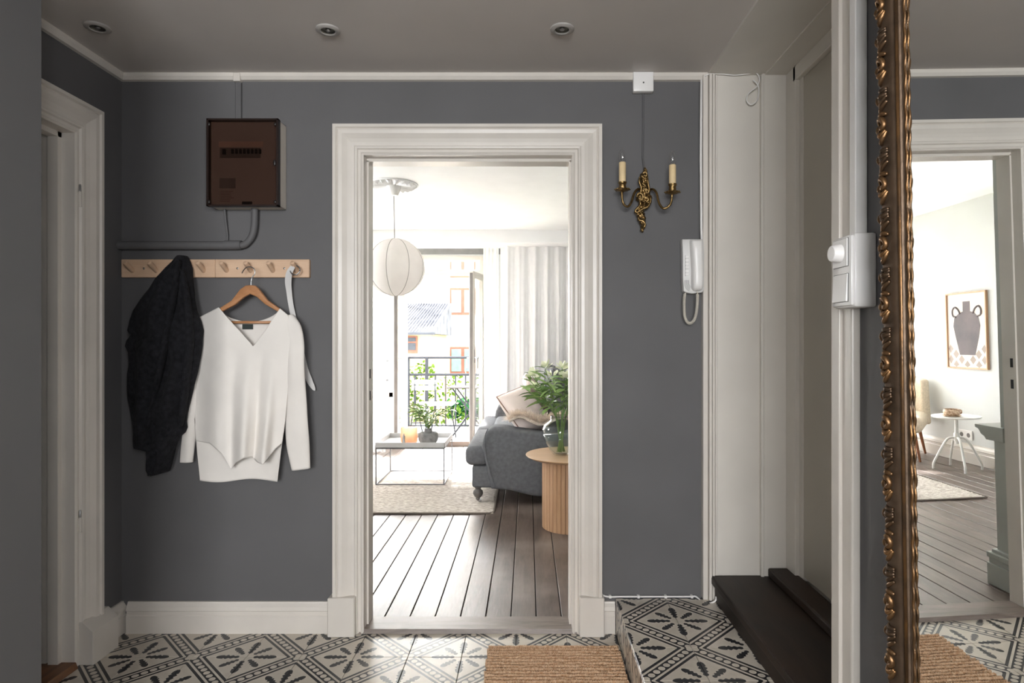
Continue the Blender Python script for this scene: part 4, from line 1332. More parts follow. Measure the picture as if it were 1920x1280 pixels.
# ------------------------------------------------------------------ rug
RG = (-1.845, -.235, 4.17, 6.15)
def rugf(u, v):
    x, y = RG[0] + (RG[1] - RG[0]) * u, RG[2] + (RG[3] - RG[2]) * v
    z = .013 + .0035 * noise.noise(Vector((x * 40, y * 110, 0))) + .002 * math.sin(y * 2 * PI / .028)
    e = min(u * 1.7, (1 - u) * 1.7, v * 2, (1 - v) * 2)
    if e < .012: z = .004
    x += .006 * noise.noise(Vector((y * 9, 2, 0))) * (1 if u > .98 or u < .02 else 0)
    return Vector((x, y, z))
rug = empty('rug', ((RG[0] + RG[1]) / 2, (RG[2] + RG[3]) / 2, 0), 'pale woven wool rug under the tray table and sofa', 'rug')
MB().grid(rugf, 130, 280).build('pile', M_RUG, rug, smooth=True, kind='stuff')
b = MB()
ed = [(RG[0], RG[2]), (RG[1] - .03, RG[2]), (RG[1], RG[2] + .03), (RG[1], RG[3]), (RG[0], RG[3]), (RG[0], RG[2])]
b.tube([(x, y, .007) for x, y in ed], .0062, 8)
b.build('binding', mat('rug_binding', (128, 118, 110), .9), rug, smooth=True)

# ------------------------------------------------------------------ tray table with candle holder and plant
M_WIRE = mat('dark_grey_wire', (104, 104, 106), .5)
TX0, TX1, TY0, TY1, TZ = -1.232, -.672, 4.94, 5.47, .345
RZ = .0185
tt = empty('tray_table', ((TX0 + TX1) / 2, (TY0 + TY1) / 2, RZ), 'square grey steel tray table on thin wire legs, on the rug', 'table')
t_ = .0045
for x in (TX0 + .006, TX1 - .006):
    for y in (TY0 + .006, TY1 - .006): MB().box(x - t_, x + t_, y - t_, y + t_, RZ, .315, .001).build('leg', M_WIRE, tt)
b = MB()
for z in (RZ + t_, .312):
    b.box(TX0 + .0105, TX1 - .0105, TY0 + .0015, TY0 + .0105, z - t_, z + t_).box(TX0 + .0105, TX1 - .0105, TY1 - .0105, TY1 - .0015, z - t_, z + t_)
    b.box(TX0 + .0015, TX0 + .0105, TY0 + .0105, TY1 - .0105, z - t_, z + t_).box(TX1 - .0105, TX1 - .0015, TY0 + .0105, TY1 - .0105, z - t_, z + t_)
tag(b.build('wire_rail', M_WIRE, tt), kind='stuff')
b = MB()
b.box(TX0, TX1, TY0, TY1, .317, .320).box(TX0, TX1, TY0, TY0 + .003, .317, .360).box(TX0, TX1, TY1 - .003, TY1, .317, .360).box(TX0, TX0 + .003, TY0, TY1, .317, .360).box(TX1 - .003, TX1, TY0, TY1, .317, .360)
b.build('tray', M_TRAY, tt)
TT = .3205
cp = P(767, 826, 5.16); cp.z = TT
ch = empty('candle_holder', cp, 'peach frosted glass candle holder on the tray table', 'candle holder')
MB().lathe([(.030, 0), (.062, .002), (.070, .014), (.0705, .115), (.0665, .132), (.0635, .132), (.067, .115), (.066, .018), (.03, .012)], cp, 32).build('glass', M_PEACH, ch, autosmooth=50)
MB().lathe([(.022, .016), (.022, .05), (.018, .053), (.001, .054)], cp, 20).build('tealight', M_PLAST, ch, autosmooth=50)
cp = P(757, 829, 5.02); cp.z = TT
cn = empty('metal_cylinder', cp, 'slim silver metal cylinder standing before the peach glass holder', 'ornament')
MB().lathe([(.012, 0), (.012, .08), (.010, .083)], cp, 16).build('body', M_STEEL, cn, autosmooth=40)
MB().lathe([(.006, .083), (.006, .096), (.003, .100)], cp, 12).build('nozzle', M_STEEL, cn, autosmooth=40)

leafmesh = {}


def leaf_obj(parent, base, direction, length, width, m_, droop=.25, name='leaf'):
    key = (m_.name, round(droop, 1))
    if key not in leafmesh:
        b = MB()
        rings = []
        for i in range(7):
            t = i / 6
            wdt = math.sin(PI * min(1, t * .96 + .02)) ** .8 * .5
            z = -droop * t * t
            rings.append([Vector((t, -wdt, z + .10 * wdt)), Vector((t, 0, z)), Vector((t, wdt, z + .10 * wdt))])
        b.rings(rings, caps=False, closed=False)
        o = b.build(name, m_, local=True, smooth=True)
        leafmesh[key] = o.data
        bpy.data.objects.remove(o)
    o = bpy.data.objects.new(name, leafmesh[key])
    COL.objects.link(o)
    o.parent = parent
    d = Vector(direction).normalized()
    side = d.cross(Vector((0, 0, 1)))
    side = side.normalized() if side.length > 1e-4 else Vector((1, 0, 0))
    roll = random.uniform(-.7, .7)
    up = side.cross(d).normalized()
    s2 = side * math.cos(roll) + up * math.sin(roll)
    u2 = s2.cross(d).normalized()
    m4 = Matrix((d * length, s2 * width, u2 * length)).transposed().to_4x4()
    m4.translation = Vector(base) - world_loc(parent)
    o.matrix_local = m4
    return o


cp = P(803, 829, 5.14); cp.z = TT
random.seed(21)
pp = empty('potted_plant', cp, 'leafy green plant in a round dark concrete pot on the tray table', 'potted plant')
MB().lathe([(.045, 0), (.066, .004), (.080, .030), (.083, .060), (.080, .088), (.072, .094), (.066, .088), (.05, .080)], cp, 32).build('pot', M_CONC, pp, autosmooth=50)
MB().lathe([(.030, .085), (.033, .105), (.032, .128), (.022, .128)], cp, 20).build('pot_neck', M_CONC, pp, autosmooth=50)
for k in range(11):
    an = 2 * PI * k / 11 + random.uniform(-.2, .2)
    sp_ = random.uniform(.07, .19)
    h = random.uniform(.11, .21)
    base = cp + Vector((0, 0, .12))
    top = base + Vector((math.cos(an) * sp_, math.sin(an) * sp_ * .8, h))
    mid = base.lerp(top, .5) + Vector((0, 0, .03))
    cs = catmull([base, mid, top], 6)
    MB().tube(cs, [.0035 - .0015 * i / 12 for i in range(13)], 6).build('stem', M_STEM, pp, smooth=True)
    for i in range(9):
        t = .25 + .75 * i / 8
        p = cs[int(t * 12)]
        a2 = an + random.uniform(-1.5, 1.5)
        leaf_obj(pp, p, (math.cos(a2), math.sin(a2), random.uniform(-.1, .8)), random.uniform(.06, .105), random.uniform(.020, .030), M_LEAF if random.random() < .6 else M_LEAFD)

# ------------------------------------------------------------------ sofa
SY0, SY1 = 4.40, 6.31
sofa = empty('sofa', (.1, (SY0 + SY1) / 2, 0), 'dark grey linen sofa with rolled arms and turned castor legs', 'sofa')
aprof = [P(x, y, SY0) for x, y in ((906, 822), (912, 808), (926, 801), (944, 801), (968, 806), (1010, 811), (1060, 812), (1140, 806), (1150, 806), (1152, 925), (1100, 933), (1040, 934), (1000, 931), (955, 920), (921, 917), (915, 892), (908, 858), (903, 838))]
ap2 = [(p.x, p.z) for p in aprof]
ar = MB().prism(ap2, SY0, SY0 + .20, 'Y', .028, 3).build('arm', M_SOFA, sofa, autosmooth=40)
MB().prism(ap2, SY1 - .20, SY1, 'Y', .028, 3).build('arm', M_SOFA, sofa, autosmooth=40)
# piping seam down the front edge of the near arm
cs = catmull([P(915, 803, SY0 - .002), P(909, 822, SY0 - .004), P(913, 860, SY0 - .004), P(921, 890, SY0 - .004), P(928, 914, SY0 - .004)], 6)
MB().tube(cs, .004, 6).build('piping', M_SOFA, ar, smooth=True)
MB().box(-.405, .50, SY0 + .03, SY1 - .03, .115, .275, .02, 3).build('base', M_SOFA, sofa, autosmooth=40)


def pillow(b, c, sx, sy, sz, ex=.5, n=18):
    """Rounded cushion block, fuller in the middle."""
    def f(sign):
        def g(u, v):
            x, y = (u * 2 - 1), (v * 2 - 1)
            k = ((1 - abs(x) ** 3.2) * (1 - abs(y) ** 3.2)) ** ex
            rx_ = 1 - .05 * (1 - abs(x)) * 0
            return Vector((c[0] + x * sx, c[1] + y * sy, c[2] + sign * sz * k))
        return g
    b.grid(f(1), n, n).grid(f(-1), n, n)
    bmesh.ops.remove_doubles(b.bm, verts=b.bm.verts, dist=1e-5)
    return b


b = MB(); b.box(-.455, -.29, SY0 + .02, (SY0 + SY1) / 2 - .004, .275, .415, .045, 4); b.box(-.32, .30, SY0 + .205, (SY0 + SY1) / 2 - .004, .275, .435, .045, 4)
b.build('seat_cushion', M_SOFA, sofa, autosmooth=50)
b = MB(); b.box(-.455, -.29, (SY0 + SY1) / 2 + .004, SY1 - .02, .275, .415, .045, 4); b.box(-.32, .30, (SY0 + SY1) / 2 + .004, SY1 - .205, .275, .435, .045, 4)
b.build('seat_cushion', M_SOFA, sofa, autosmooth=50)
MB().prism([(.26, .25), (.60, .12), (.66, .80), (.60, .86), (.50, .86), (.42, .78), (.34, .5)], SY0 + .10, SY1 - .10, 'Y', .04, 3).build('backrest', M_SOFA, sofa, autosmooth=50)
for y in (SY0 + .28, SY1 - .95 + .0):
    b = MB(); pillow(b, (0, 0, 0), .34, .30, .10)
    bmesh.ops.transform(b.bm, matrix=Matrix.Translation((.30, y + .3, .64)) @ Matrix.Rotation(R(72), 4, 'Y'), verts=b.bm.verts)
    b.build('back_cushion', M_SOFA, sofa, smooth=True)
lp = [(.012, .028), (.013, .034), (.018, .038), (.015, .045), (.028, .058), (.037, .078), (.033, .098), (.018, .110), (.024, .116), (.024, .124)]
for x, y in ((-.362, SY0 + .045), (.50, SY0 + .06), (-.362, SY1 - .06), (.50, SY1 - .06)):
    lg = MB().lathe(lp, (x, y, -.002), 20).build('leg', mat('dark_turned_wood', (88, 84, 82), .4) if x < 0 and y < 5 else bpy.data.materials['dark_turned_wood'], sofa, autosmooth=50)
    b = MB(); m_ = Matrix.Translation((x + .018, y, .0305 if x < 0 else .016)) @ Matrix.Rotation(R(90), 4, 'X')
    zb = .0145 if x < 0 else .0005
    b.lathe([(.006, -.008), (.014, -.007), (.014, .007), (.006, .008)], (0, 0, 0), 14, Matrix.Translation((x + .012, y, zb + .014)) @ Matrix.Rotation(R(90), 4, 'X'))
    b.build('castor', M_STEEL, lg, autosmooth=40)
# cushions and fur throw
random.seed(5)
CUM = Matrix.Translation((-.03, 5.04, .605)) @ Matrix.Rotation(R(-32), 4, 'Z') @ Matrix.Rotation(R(9), 4, 'X') @ Matrix.Rotation(R(52), 4, 'Y')
b = MB(); pillow(b, (0, 0, 0), .20, .20, .075)
bmesh.ops.transform(b.bm, matrix=CUM, verts=b.bm.verts)
cu = b.build('cushion', M_PINK, smooth=True, label='blush cotton cushion with brown piping leaning on the sofa', cat='cushion')
MB().tube([CUM @ Vector((x, y, 0)) for x, y in ((-.20, -.20), (.20, -.20), (.20, .20), (-.20, .20), (-.20, -.20))], .0045, 8).build('piping', mat('brown_piping', (142, 112, 96), .8), cu)
b = MB(); pillow(b, (0, 0, 0), .20, .19, .07)
bmesh.ops.transform(b.bm, matrix=Matrix.Translation((.09, 5.46, .645)) @ Matrix.Rotation(R(10), 4, 'X') @ Matrix.Rotation(R(68), 4, 'Y'), verts=b.bm.verts)
b.build('cushion', M_TAUPE, smooth=True, label='taupe boucle cushion behind the fur throw on the sofa', cat='cushion')
b = MB(); pillow(b, (0, 0, 0), .22, .19, .06)
bmesh.ops.transform(b.bm, matrix=Matrix.Translation((.06, 5.86, .665)) @ Matrix.Rotation(R(66), 4, 'Y'), verts=b.bm.verts)
b.build('cushion', mat('white_cotton', (226, 220, 216), .85), smooth=True, label='plain white cushion at the far end of the sofa', cat='cushion')
th = empty('fur_throw', (.02, 4.72, .44), 'cream long-haired fur throw draped over the sofa arm', 'throw')
def furf(u, v):
    x = -.14 + .46 * u
    y = 4.50 + .42 * v
    z = .592 - .04 * v + .025 * math.sin(u * 9) * (1 - v * .5) + .014 * noise.noise(Vector((x * 8, y * 8, 0)))
    return Vector((x, y, z))
MB().grid(furf, 30, 24).build('hide', M_FUR, th, smooth=True, solid=.02)
b = MB()
for k in range(5200):
    u, v = random.random(), random.random()
    p = furf(u, v) + Vector((0, 0, .008))
    d = Vector((random.uniform(-1.0, .3), random.uniform(-1.1, .1), random.uniform(.0, .75))).normalized()
    L = random.uniform(.055, .10)
    q1 = p + d * L * .55 + Vector((0, 0, -.002)); q2 = p + d * L + Vector((0, 0, -.016))
    sd = d.cross(Vector((0, 0, 1))).normalized() * .0022
    v0, v1, v2, v3, v4 = (b.bm.verts.new(q) for q in (p - sd, p + sd, q1 + sd * .8, q1 - sd * .8, q2))
    b.bm.faces.new((v0, v1, v2, v3)); b.bm.faces.new((v3, v2, v4))
tag(b.build('hair', M_FUR, th), kind='stuff')

# ------------------------------------------------------------------ fluted side table and vase of flowers
TC = Vector((.27, 3.90, 0)); TH_ = .458
stb = empty('side_table', TC, 'round light oak side table with fluted drum base beside the sofa', 'side table')
MB().lathe([(.12, TH_ - .022), (.255, TH_ - .020), (.278, TH_ - .010), (.285, TH_ - .003), (.283, TH_), (.0005, TH_)], TC, 56).build('table_top', wood_mat('oak_top', (184, 148, 114), (202, 168, 134), .45, (.15, 1, 1), 20.0, bump=.03), stb, autosmooth=40)
MB().lathe([(.170, .0), (.170, TH_ - .021)], TC, 40).build('drum', wood_mat('oak_gap', (120, 84, 54), (140, 100, 66), .6), stb, autosmooth=40)
NSL = 40
sl_ = None
wsl = 2 * PI * .18 / NSL
for k in range(NSL):
    a = 2 * PI * k / NSL
    if sl_ is None:
        b = MB(); b.box(.168, .180, -wsl / 2 + .0012, wsl / 2 - .0012, .0, TH_ - .0215, .002)
        sl_ = b.build('slat', M_OAK, stb, local=True); o = sl_
    else: o = copy_obj(sl_, stb)
    o.rotation_euler = (0, 0, a)
VC = Vector((.207, 3.88, TH_ + .0005))
vase = empty('glass_vase', VC, 'clear smoky glass vase of water on the oak side table', 'vase')
vo = [(.040, 0), (.048, .003), (.075, .040), (.105, .090), (.117, .135), (.116, .165), (.104, .190), (.078, .208), (.066, .218), (.0635, .244)]
vi = [(.0605, .244), (.063, .219), (.075, .205), (.100, .187), (.1125, .164), (.1135, .135), (.1015, .091), (.072, .043), (.045, .010), (.0005, .008)]
MB().lathe(vo + vi, VC, 48, caps=False).build('glass', M_VASE, vase, smooth=True)
MB().tube([VC + Vector((.062 * math.cos(t), .062 * math.sin(t), .244)) for t in (2 * PI * k / 40 for k in range(41))], .0018, 6).build('rim', mat('smoky_rim', (62, 68, 74), .1), vase, smooth=True)
M_WATER = glass_mat('water', (.95, .975, .96), .0)
MB().lathe([(.0005, .0095), (.044, .0115), (.0712, .044), (.1007, .0915), (.1122, .130), (.0005, .130)], VC, 40, caps=False).build('water', M_WATER, vase, smooth=True)
bq = empty('flower_bouquet', VC + Vector((0, 0, .014)), 'cream alstroemeria bouquet with long green leaves standing in the vase', 'flowers')
random.seed(11)
for k in range(22):
    an = random.uniform(0, 2 * PI) if k > 9 else random.choice((PI, PI * .85, PI * 1.1, 0, .3, -.4)) + random.uniform(-.35, .35)
    sp_ = random.uniform(.06, .27) * (1.0 if k < 10 else .8)
    h = random.uniform(.46, .585) - sp_ * .25
    base = VC + Vector((random.uniform(-.022, .022) - math.cos(an) * .014, random.uniform(-.022, .022), .016))
    nk = VC + Vector((math.cos(an) * .032, math.sin(an) * .032, .235))
    top = VC + Vector((math.cos(an) * sp_, math.sin(an) * sp_ * .8, h))
    cs = catmull([base, nk, nk.lerp(top, .5) + Vector((0, 0, .02)), top], 7)
    MB().tube(cs, .0026, 6).build('stem', M_STEM, bq, smooth=True)
    for i in range(11):
        t = .50 + .50 * i / 10
        p = cs[min(len(cs) - 1, int(t * (len(cs) - 1)))]
        a2 = an + random.uniform(-1.7, 1.7)
        leaf_obj(bq, p, (math.cos(a2), math.sin(a2), random.uniform(-.25, .9)), random.uniform(.065, .12), random.uniform(.020, .031), M_LEAF if random.random() < .65 else M_LEAFD, droop=.3)
    if k % 2 == 1:
        for q in range(12):
            d = Vector((random.uniform(-1, 1), random.uniform(-1, .6), random.uniform(-.1, 1)))
            leaf_obj(bq, top + d * .012, d, random.uniform(.036, .052), .030, M_PETAL, droop=-.2, name='petal')

# ------------------------------------------------------------------ curtains
def curtain(name, x0, x1, y, z0, z1, folds, amp, m_, label, seedv):
    def f(u, v):
        x = x0 + (x1 - x0) * u
        ph = u * folds * 2 * PI + .6 * math.sin(u * 9 + seedv)
        a = amp * (.35 + .65 * v)
        return Vector((x + .012 * math.sin(ph * .5 + v * 2) * v, y + a * math.sin(ph) + a * .35 * math.sin(2.3 * ph + seedv + v), z1 + (z0 - z1) * v))
    b = MB().grid(f, int(folds * 14), 24)
    return b.build(name, m_, smooth=True, label=label, cat='curtain')


curtain('curtain', -.29, 1.0, YF - .48, .012, 2.168, 10, .048, M_CURT, 'heavy white linen curtain hanging behind the sofa', 1.0)
curtain('curtain', -.47, -.31, YF - .44, .012, 2.168, 4, .02, M_SHEER, 'narrow sheer white curtain beside the open balcony door', 2.0)
curtain('curtain', -2.5, -1.49, YF - .44, .012, 2.168, 9, .032, M_SHEER, 'wide sheer white curtain across the window beside the balcony door', 3.3)

# ------------------------------------------------------------------ things seen in the mirror: print, stool table, cup, armchair, socket
AY0, AY1, AZ0, AZ1 = 5.03, 5.50, .83, 1.505
art = empty('framed_print', (LX0, (AY0 + AY1) / 2, AZ0), 'oak framed print of a dark two-handled vase over checks, on the wall', 'picture')
b = MB(); fw = .012
for a in ((AY0, AY1, AZ0, AZ0 + fw), (AY0, AY1, AZ1 - fw, AZ1), (AY0, AY0 + fw, AZ0 + fw, AZ1 - fw), (AY1 - fw, AY1, AZ0 + fw, AZ1 - fw)):
    b.box(LX0, LX0 + .022, a[0], a[1], a[2], a[3], .001)
b.build('frame', M_OAK, art)
sh_ = MB().box(LX0 + .002, LX0 + .010, AY0 + fw, AY1 - fw, AZ0 + fw, AZ1 - fw).build('sheet', M_PAPER, art)
aw, ah = AY1 - AY0, AZ1 - AZ0
def apt(u, v, d=.0108): return Vector((LX0 + d, AY1 - u * aw, AZ1 - v * ah))
vs_ = [(.42, .12), (.60, .12), (.60, .25), (.70, .27), (.80, .33), (.84, .44), (.80, .58), (.70, .82), (.32, .82), (.22, .58), (.17, .44), (.20, .33), (.32, .27), (.42, .25)]
m = MB(); pl_ = [apt(u, v) for u, v in vs_]
m.prism([(p.y, p.z) for p in pl_], LX0 + .0101, LX0 + .0108, 'X'); m.build('printed_vase', M_INK, sh_)
for s_ in (0, 1):
    hp = [(.25, .32), (.17, .30), (.16, .23), (.22, .19), (.30, .22), (.35, .28)]
    pts_ = catmull([apt(u if not s_ else 1.02 - u, v, .0104) for u, v in hp], 5)
    MB().tube(pts_, .0085, 6, flat=1).build('printed_handle', M_INK, sh_)
    for v_ in sh_.children[-1].data.vertices if False else (): pass
for i in range(7):
    for j in range(4):
        u, v = .08 + .14 * i, .74 + .07 * j
        if (i + j) % 2 or u > .93: continue
        if .33 < u < .70 and v < .84: continue
        q = [apt(u, v - .06), apt(min(.965, u + .075), v), apt(u, min(.98, v + .06)), apt(max(.03, u - .075), v)]
        MB().prism([(p.y, p.z) for p in q], LX0 + .0101, LX0 + .0106, 'X').build('printed_check', M_INK2, sh_)

sc_ = Vector((-2.30, 5.04, 0))
stl = empty('stool_table', sc_, 'small round white metal table with splayed legs beside the armchair', 'side table')
hh = .455
MB().lathe([(.02, hh - .016), (.17, hh - .014), (.178, hh - .006), (.178, hh), (.0005, hh)], sc_, 40).build('table_top', M_OUTW, stl, autosmooth=40)
MB().lathe([(.014, .22), (.014, hh - .014)], sc_, 16).build('column', M_OUTW, stl, autosmooth=40)
MB().lathe([(.020, .24), (.022, .25), (.022, .30), (.020, .31)], sc_, 18).build('collar', M_OUTW, stl, autosmooth=40)
for k in range(4):
    a = 2 * PI * k / 4 + .35
    dx, dy = math.cos(a), math.sin(a)
    lg = MB().tube(catmull([sc_ + Vector((dx * .012, dy * .012, .27)), sc_ + Vector((dx * .05, dy * .05, .268)), sc_ + Vector((dx * .085, dy * .085, .235)), sc_ + Vector((dx * .16, dy * .16, .085)), sc_ + Vector((dx * .175, dy * .175, .045)), sc_ + Vector((dx * .176, dy * .176, .004))], 5), .0095, 10).build('leg', M_OUTW, stl, smooth=True)
cpv = sc_ + Vector((.06, -.03, hh + .0003))
sa = empty('saucer', cpv, 'speckled stoneware saucer under the cup on the white table', 'saucer')
MB().lathe([(.03, 0), (.05, .002), (.07, .010), (.068, .012), (.04, .006), (.0005, .005)], cpv, 28).build('dish', M_STONEW, sa, autosmooth=50)
cp2 = cpv + Vector((0, 0, .0065))
cup = empty('cup', cp2, 'squat speckled stoneware cup standing on its saucer', 'cup')
MB().lathe([(.03, 0), (.048, .004), (.060, .020), (.060, .045), (.053, .055), (.049, .055), (.054, .045), (.052, .018), (.0005, .008)], cp2, 28).build('bowl', M_STONEW, cup, autosmooth=50)
MB().tube(catmull([cp2 + Vector((-.056, 0, .045)), cp2 + Vector((-.082, 0, .042)), cp2 + Vector((-.082, 0, .018)), cp2 + Vector((-.055, 0, .014))], 5), .006, 8).build('handle', M_STONEW, cup, smooth=True)

ac = empty('armchair', (-2.19, 5.72, 0), 'cream boucle armchair on round brown legs by the wall', 'armchair', rz=R(-50))
ac.scale = (.86, .86, .96)
def ab(name, fn):
    b = MB(); fn(b); return b.build(name, M_BOUCLE, ac, local=True, autosmooth=60)
ab('seat', lambda b: b.box(-.30, .34, -.31, .31, .27, .43, .06, 4))
def backf(b):
    def f(u, v):
        a = -1.15 + 2.3 * u
        r_ = .36 - .02 * v
        return Vector((-.02 - r_ * math.cos(a) - .07 * v, r_ * math.sin(a) * .95, .30 + .50 * v * (1 - .10 * abs(a))))
    b.grid(f, 24, 12)
ob = MB(); backf(ob); o = ob.build('backrest', M_BOUCLE, ac, local=True, smooth=True, solid=.09, sub=1)
lgm = None
for sx in (-1, 1):
    for sy in (-1, 1):
        b = MB(); b.tube([(sx * .22, sy * .22, .29), (sx * .275, sy * .275, .0)], [.020, .011], 12)
        b.build('leg', M_WALN, ac, local=True, autosmooth=40)
ctr = Vector((LX0, 5.32, .215))
so = empty('wall_socket', ctr, 'white double wall socket above the baseboard near the white table', 'socket')
MB().box(LX0, LX0 + .012, 5.24, 5.40, .20, .285, .003, 2).build('plate', M_PLAST, so)
for y in (5.28, 5.36):
    MB().lathe([(.020, 0), (.019, .0015), (.0005, .0015)], (0, 0, 0), 20, Matrix.Translation((LX0 + .012, y, .2425)) @ Matrix.Rotation(R(90), 4, 'Y')).build('outlet', M_SEAM, so)

# ------------------------------------------------------------------ balcony and courtyard
b = MB(); b.box(-40, 40, YF + 2.0, 70, -6.2, -6.0); S(b, 'ground', M_GROUND)
b = MB(); b.box(-2.3, .6, YF + .12, 8.90, -.16, -.02); S(b, 'balcony_floor', M_BALC)
RY = 8.30
rl = empty('balcony_railing', (-.9, RY, -.02), 'grey steel balcony railing with thin upright bars', 'railing')
for z, r_, nm in ((.96, .016, 'hand_rail'), (.73, .016, 'middle_rail'), (.04, .012, 'bottom_rail')):
    MB().tube([(-1.62, YF + .14, z), (-1.62, RY, z), (.5, RY, z)], r_, 8).build(nm, M_RAIL, rl)
for x in (-1.62, -1.37, .5):
    MB().box(x - .02, x + .02, RY - .02, RY + .02, -.02, .96, .002).build('post', M_RAIL, rl)
bar = None
for k in range(15):
    x = -1.52 + k * .135
    if bar is None:
        b = MB(); b.tube([(0, 0, .04), (0, 0, .73)], .010, 8); bar = b.build('bar', M_RAIL, rl, local=True, autosmooth=40); o = bar
    else: o = copy_obj(bar, rl)
    o.location = Vector((x, RY, 0)) - world_loc(rl)
for k in range(6):
    o = copy_obj(bar, rl); o.location = Vector((-1.62, YF + .3 + k * .2, 0)) - world_loc(rl)
# folding chair
kc = empty('folding_chair', P(812, 812, 7.55), 'white slatted folding chair on the balcony', 'chair')
kc.location.z = -.02
def cpz(px, py, y): return P(px, py, y)
CYF = 7.55
for z in (715, 726):
    p0, p1 = P(772, z + 5, CYF + .05), P(818, z - 3, CYF + .05)
    MB().box(p0.x, p1.x, CYF + .04, CYF + .06, p0.z, p1.z, .003).build('back_slat', M_OUTW, kc)
for k in range(5):
    y = CYF - .32 + k * .075
    p0, p1 = P(786, 755, CYF - .1), P(852, 755, CYF - .1)
    MB().box(p0.x, p1.x, y, y + .055, .418, .434, .003).build('seat_slat', M_OUTW, kc)
for px in (776, 815):
    x = P(px, 0, CYF).x
    MB().tube([(x, CYF + .05, .74), (x, CYF + .03, .40), (x, CYF - .38, -.012)], .009, 8).build('back_leg', M_RAIL, kc, smooth=True)
for px in (788, 850):
    x = P(px, 0, CYF - .1).x
    MB().tube([(x, CYF - .34, .41), (x + .01, CYF + .08, -.012)], .009, 8).build('front_leg', M_RAIL, kc, smooth=True)
MB().tube([(P(776, 0, CYF).x, CYF - .18, .20), (P(815, 0, CYF).x, CYF - .18, .20)], .007, 8).build('cross_bar', M_RAIL, kc, smooth=True)
# folding table
ft = empty('folding_table', (-.68, 7.86, -.02), 'small folding balcony table with crossed grey legs', 'table')
TZB = .60
MB().box(-1.02, -.40, 7.68, 8.08, TZB - .014, TZB, .003).build('table_top', mat('grey_slat_wood', (46, 43, 42), .9, spec=.02), ft)
for y in (7.71, 8.05):
    MB().tube([(-.95, y, TZB - .016), (-.50, y, -.012)], .010, 8).build('leg', M_RAIL, ft, smooth=True)
    MB().tube([(-.50, y + .02, TZB - .016), (-.95, y + .02, -.012)], .010, 8).build('leg', M_RAIL, ft, smooth=True)
# climbing plant on the railing and shrub below
def leaves(b, n, box_, size, seedv):
    random.seed(seedv)
    for _ in range(n):
        p = Vector([random.uniform(box_[i], box_[i + 1]) for i in (0, 2, 4)])
        d = Vector((random.uniform(-1, 1), random.uniform(-1, 1), random.uniform(-.6, .8))).normalized()
        sd = d.cross(Vector((random.uniform(-1, 1), random.uniform(-1, 1), random.uniform(-1, 1)))).normalized()
        L = size * random.uniform(.6, 1.2)
        vq = [b.bm.verts.new(q) for q in (p, p + d * L * .5 + sd * L * .35, p + d * L, p + d * L * .5 - sd * L * .35)]
        b.bm.faces.new(vq)
    return b
vn = empty('climbing_vine', (-1.2, RY + .06, -.02), 'light green climbing vine growing over the balcony railing', 'plant')
for k in range(7):
    x = -1.6 + k * .26
    random.seed(k); MB().tube(catmull([(x, RY + .08, -.02), (x + random.uniform(-.08, .08), RY + .10, .25), (x + random.uniform(-.1, .1), RY + .08, .5), (x + random.uniform(-.15, .15), RY + .10, .78)], 4), .006, 6).build('stem', M_STEM, vn, smooth=True)
b = leaves(MB(), 520, (-1.75, .4, RY + .05, RY + .26, .02, .72), .075, 4)
leaves(b, 240, (-1.75, -1.30, RY + .05, RY + .25, .2, .88), .075, 6)
tag(b.build('foliage', M_VINE, vn), kind='stuff')
bs = empty('balcony_shrub', (-.90, 8.72, -.02), 'bright green leafy shrub standing on the balcony floor beyond the railing', 'plant')
MB().lathe([(.07, 0), (.09, .10), (.085, .10)], bs.location, 20).build('pot', M_BALC, bs, autosmooth=40)
b = leaves(MB(), 260, (-1.14, -.66, 8.62, 8.82, .08, .34), .10, 8)
tag(b.build('foliage', mat('shrub_green', (30, 66, 36), .9, spec=.02), bs), kind='stuff')
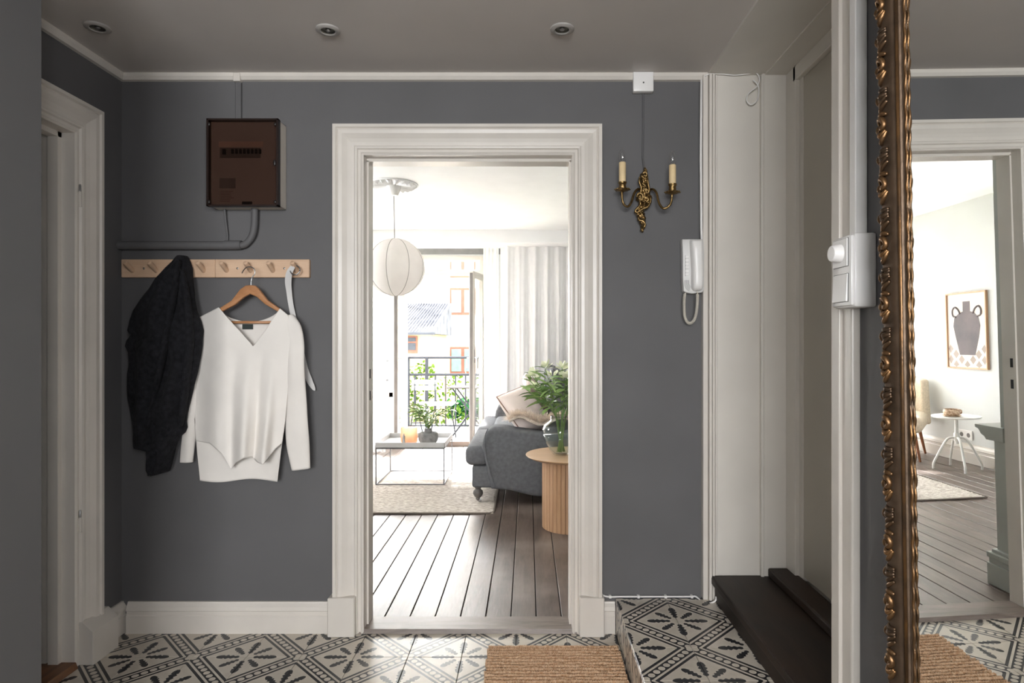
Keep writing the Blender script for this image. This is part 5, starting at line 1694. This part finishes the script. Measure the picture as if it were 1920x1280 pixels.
# neighbouring houses
def house(name, x0, x1, y, z0, z1, m_, label, depth=8):
    h = empty(name, ((x0 + x1) / 2, y + depth / 2, -6.0), label, 'building')
    MB().box(x0, x1, y, y + depth, z0, z1).build('wall', m_, h)
    return h
HY = 20.0
def hz(py): return CAM_H - (py - CY) / F_PX * HY
def hx(px): return (px - CX) / F_PX * HY
h1 = house('yellow_house', hx(600), hx(806), HY, -6.0, hz(622), M_HOUSEY, 'yellow rendered house with a grey ribbed roof across the courtyard', 5)
b = MB(); b.prism([(HY - .5, hz(626)), (HY - .5, hz(622)), (HY + 4, hz(580) + .45), (HY + 4, hz(626))], hx(596), hx(818), 'X')
rf = b.build('roof', M_ROOF, h1)
for k in range(22):
    x = hx(700) + k * .10
    if x > hx(815): break
    MB().tube([(x, HY - .5, hz(622) + .02), (x, HY + 3.9, hz(580) + .46)], .02, 6).build('roof_rib', M_ROOF, rf)
MB().box(hx(596), hx(820), HY - .56, HY - .46, hz(628), hz(624)).build('gutter', M_RAIL, h1)
for px0, px1 in ((752, 783), (690, 720)):
    w_ = MB().box(hx(px0), hx(px1), HY - .06, HY + .05, hz(662), hz(630)).build('window', M_SHUT, h1)
    MB().box(hx(px0 + 13), hx(px1 - 3), HY - .08, HY - .061, hz(656), hz(643)).build('pane', M_RAIL, w_)
    MB().box(hx(px0 + 13), hx(px1 - 3), HY - .08, HY - .061, hz(640), hz(633)).build('pane', M_RAIL, w_)
HY = 27.0
h2 = house('cream_house', hx(790), hx(1150), HY, -6.0, hz(330), M_HOUSE, 'tall cream apartment house with red-brown window frames across the courtyard')
for r0, r1 in ((650, 700), (540, 590), (470, 520)):
    for px0, px1 in ((844, 868), (868, 892), (910, 934)):
        w_ = MB().box(hx(px0), hx(px1), HY - .08, HY + .05, hz(r1), hz(r0)).build('window', M_SHUT, h2)
        MB().box(hx(px0 + 3), hx(px1 - 3), HY - .10, HY - .081, hz(r1 - 4), hz(r0 + 4)).build('pane', mat('house_glass', (62, 78, 70), .8, spec=.05) if 'house_glass' not in bpy.data.materials else bpy.data.materials['house_glass'], w_)
HY = 30.0
h3 = house('white_house', hx(560), hx(786), HY, -6.0, hz(455), mat('white_render', (244, 242, 238), .9), 'white rendered house behind the ribbed roof across the courtyard')
b = MB(); b.prism([(HY - .4, hz(455)), (HY + 4, hz(420)), (HY + 8, hz(455))], hx(556), hx(790), 'X'); b.build('roof', M_ROOF, h3)
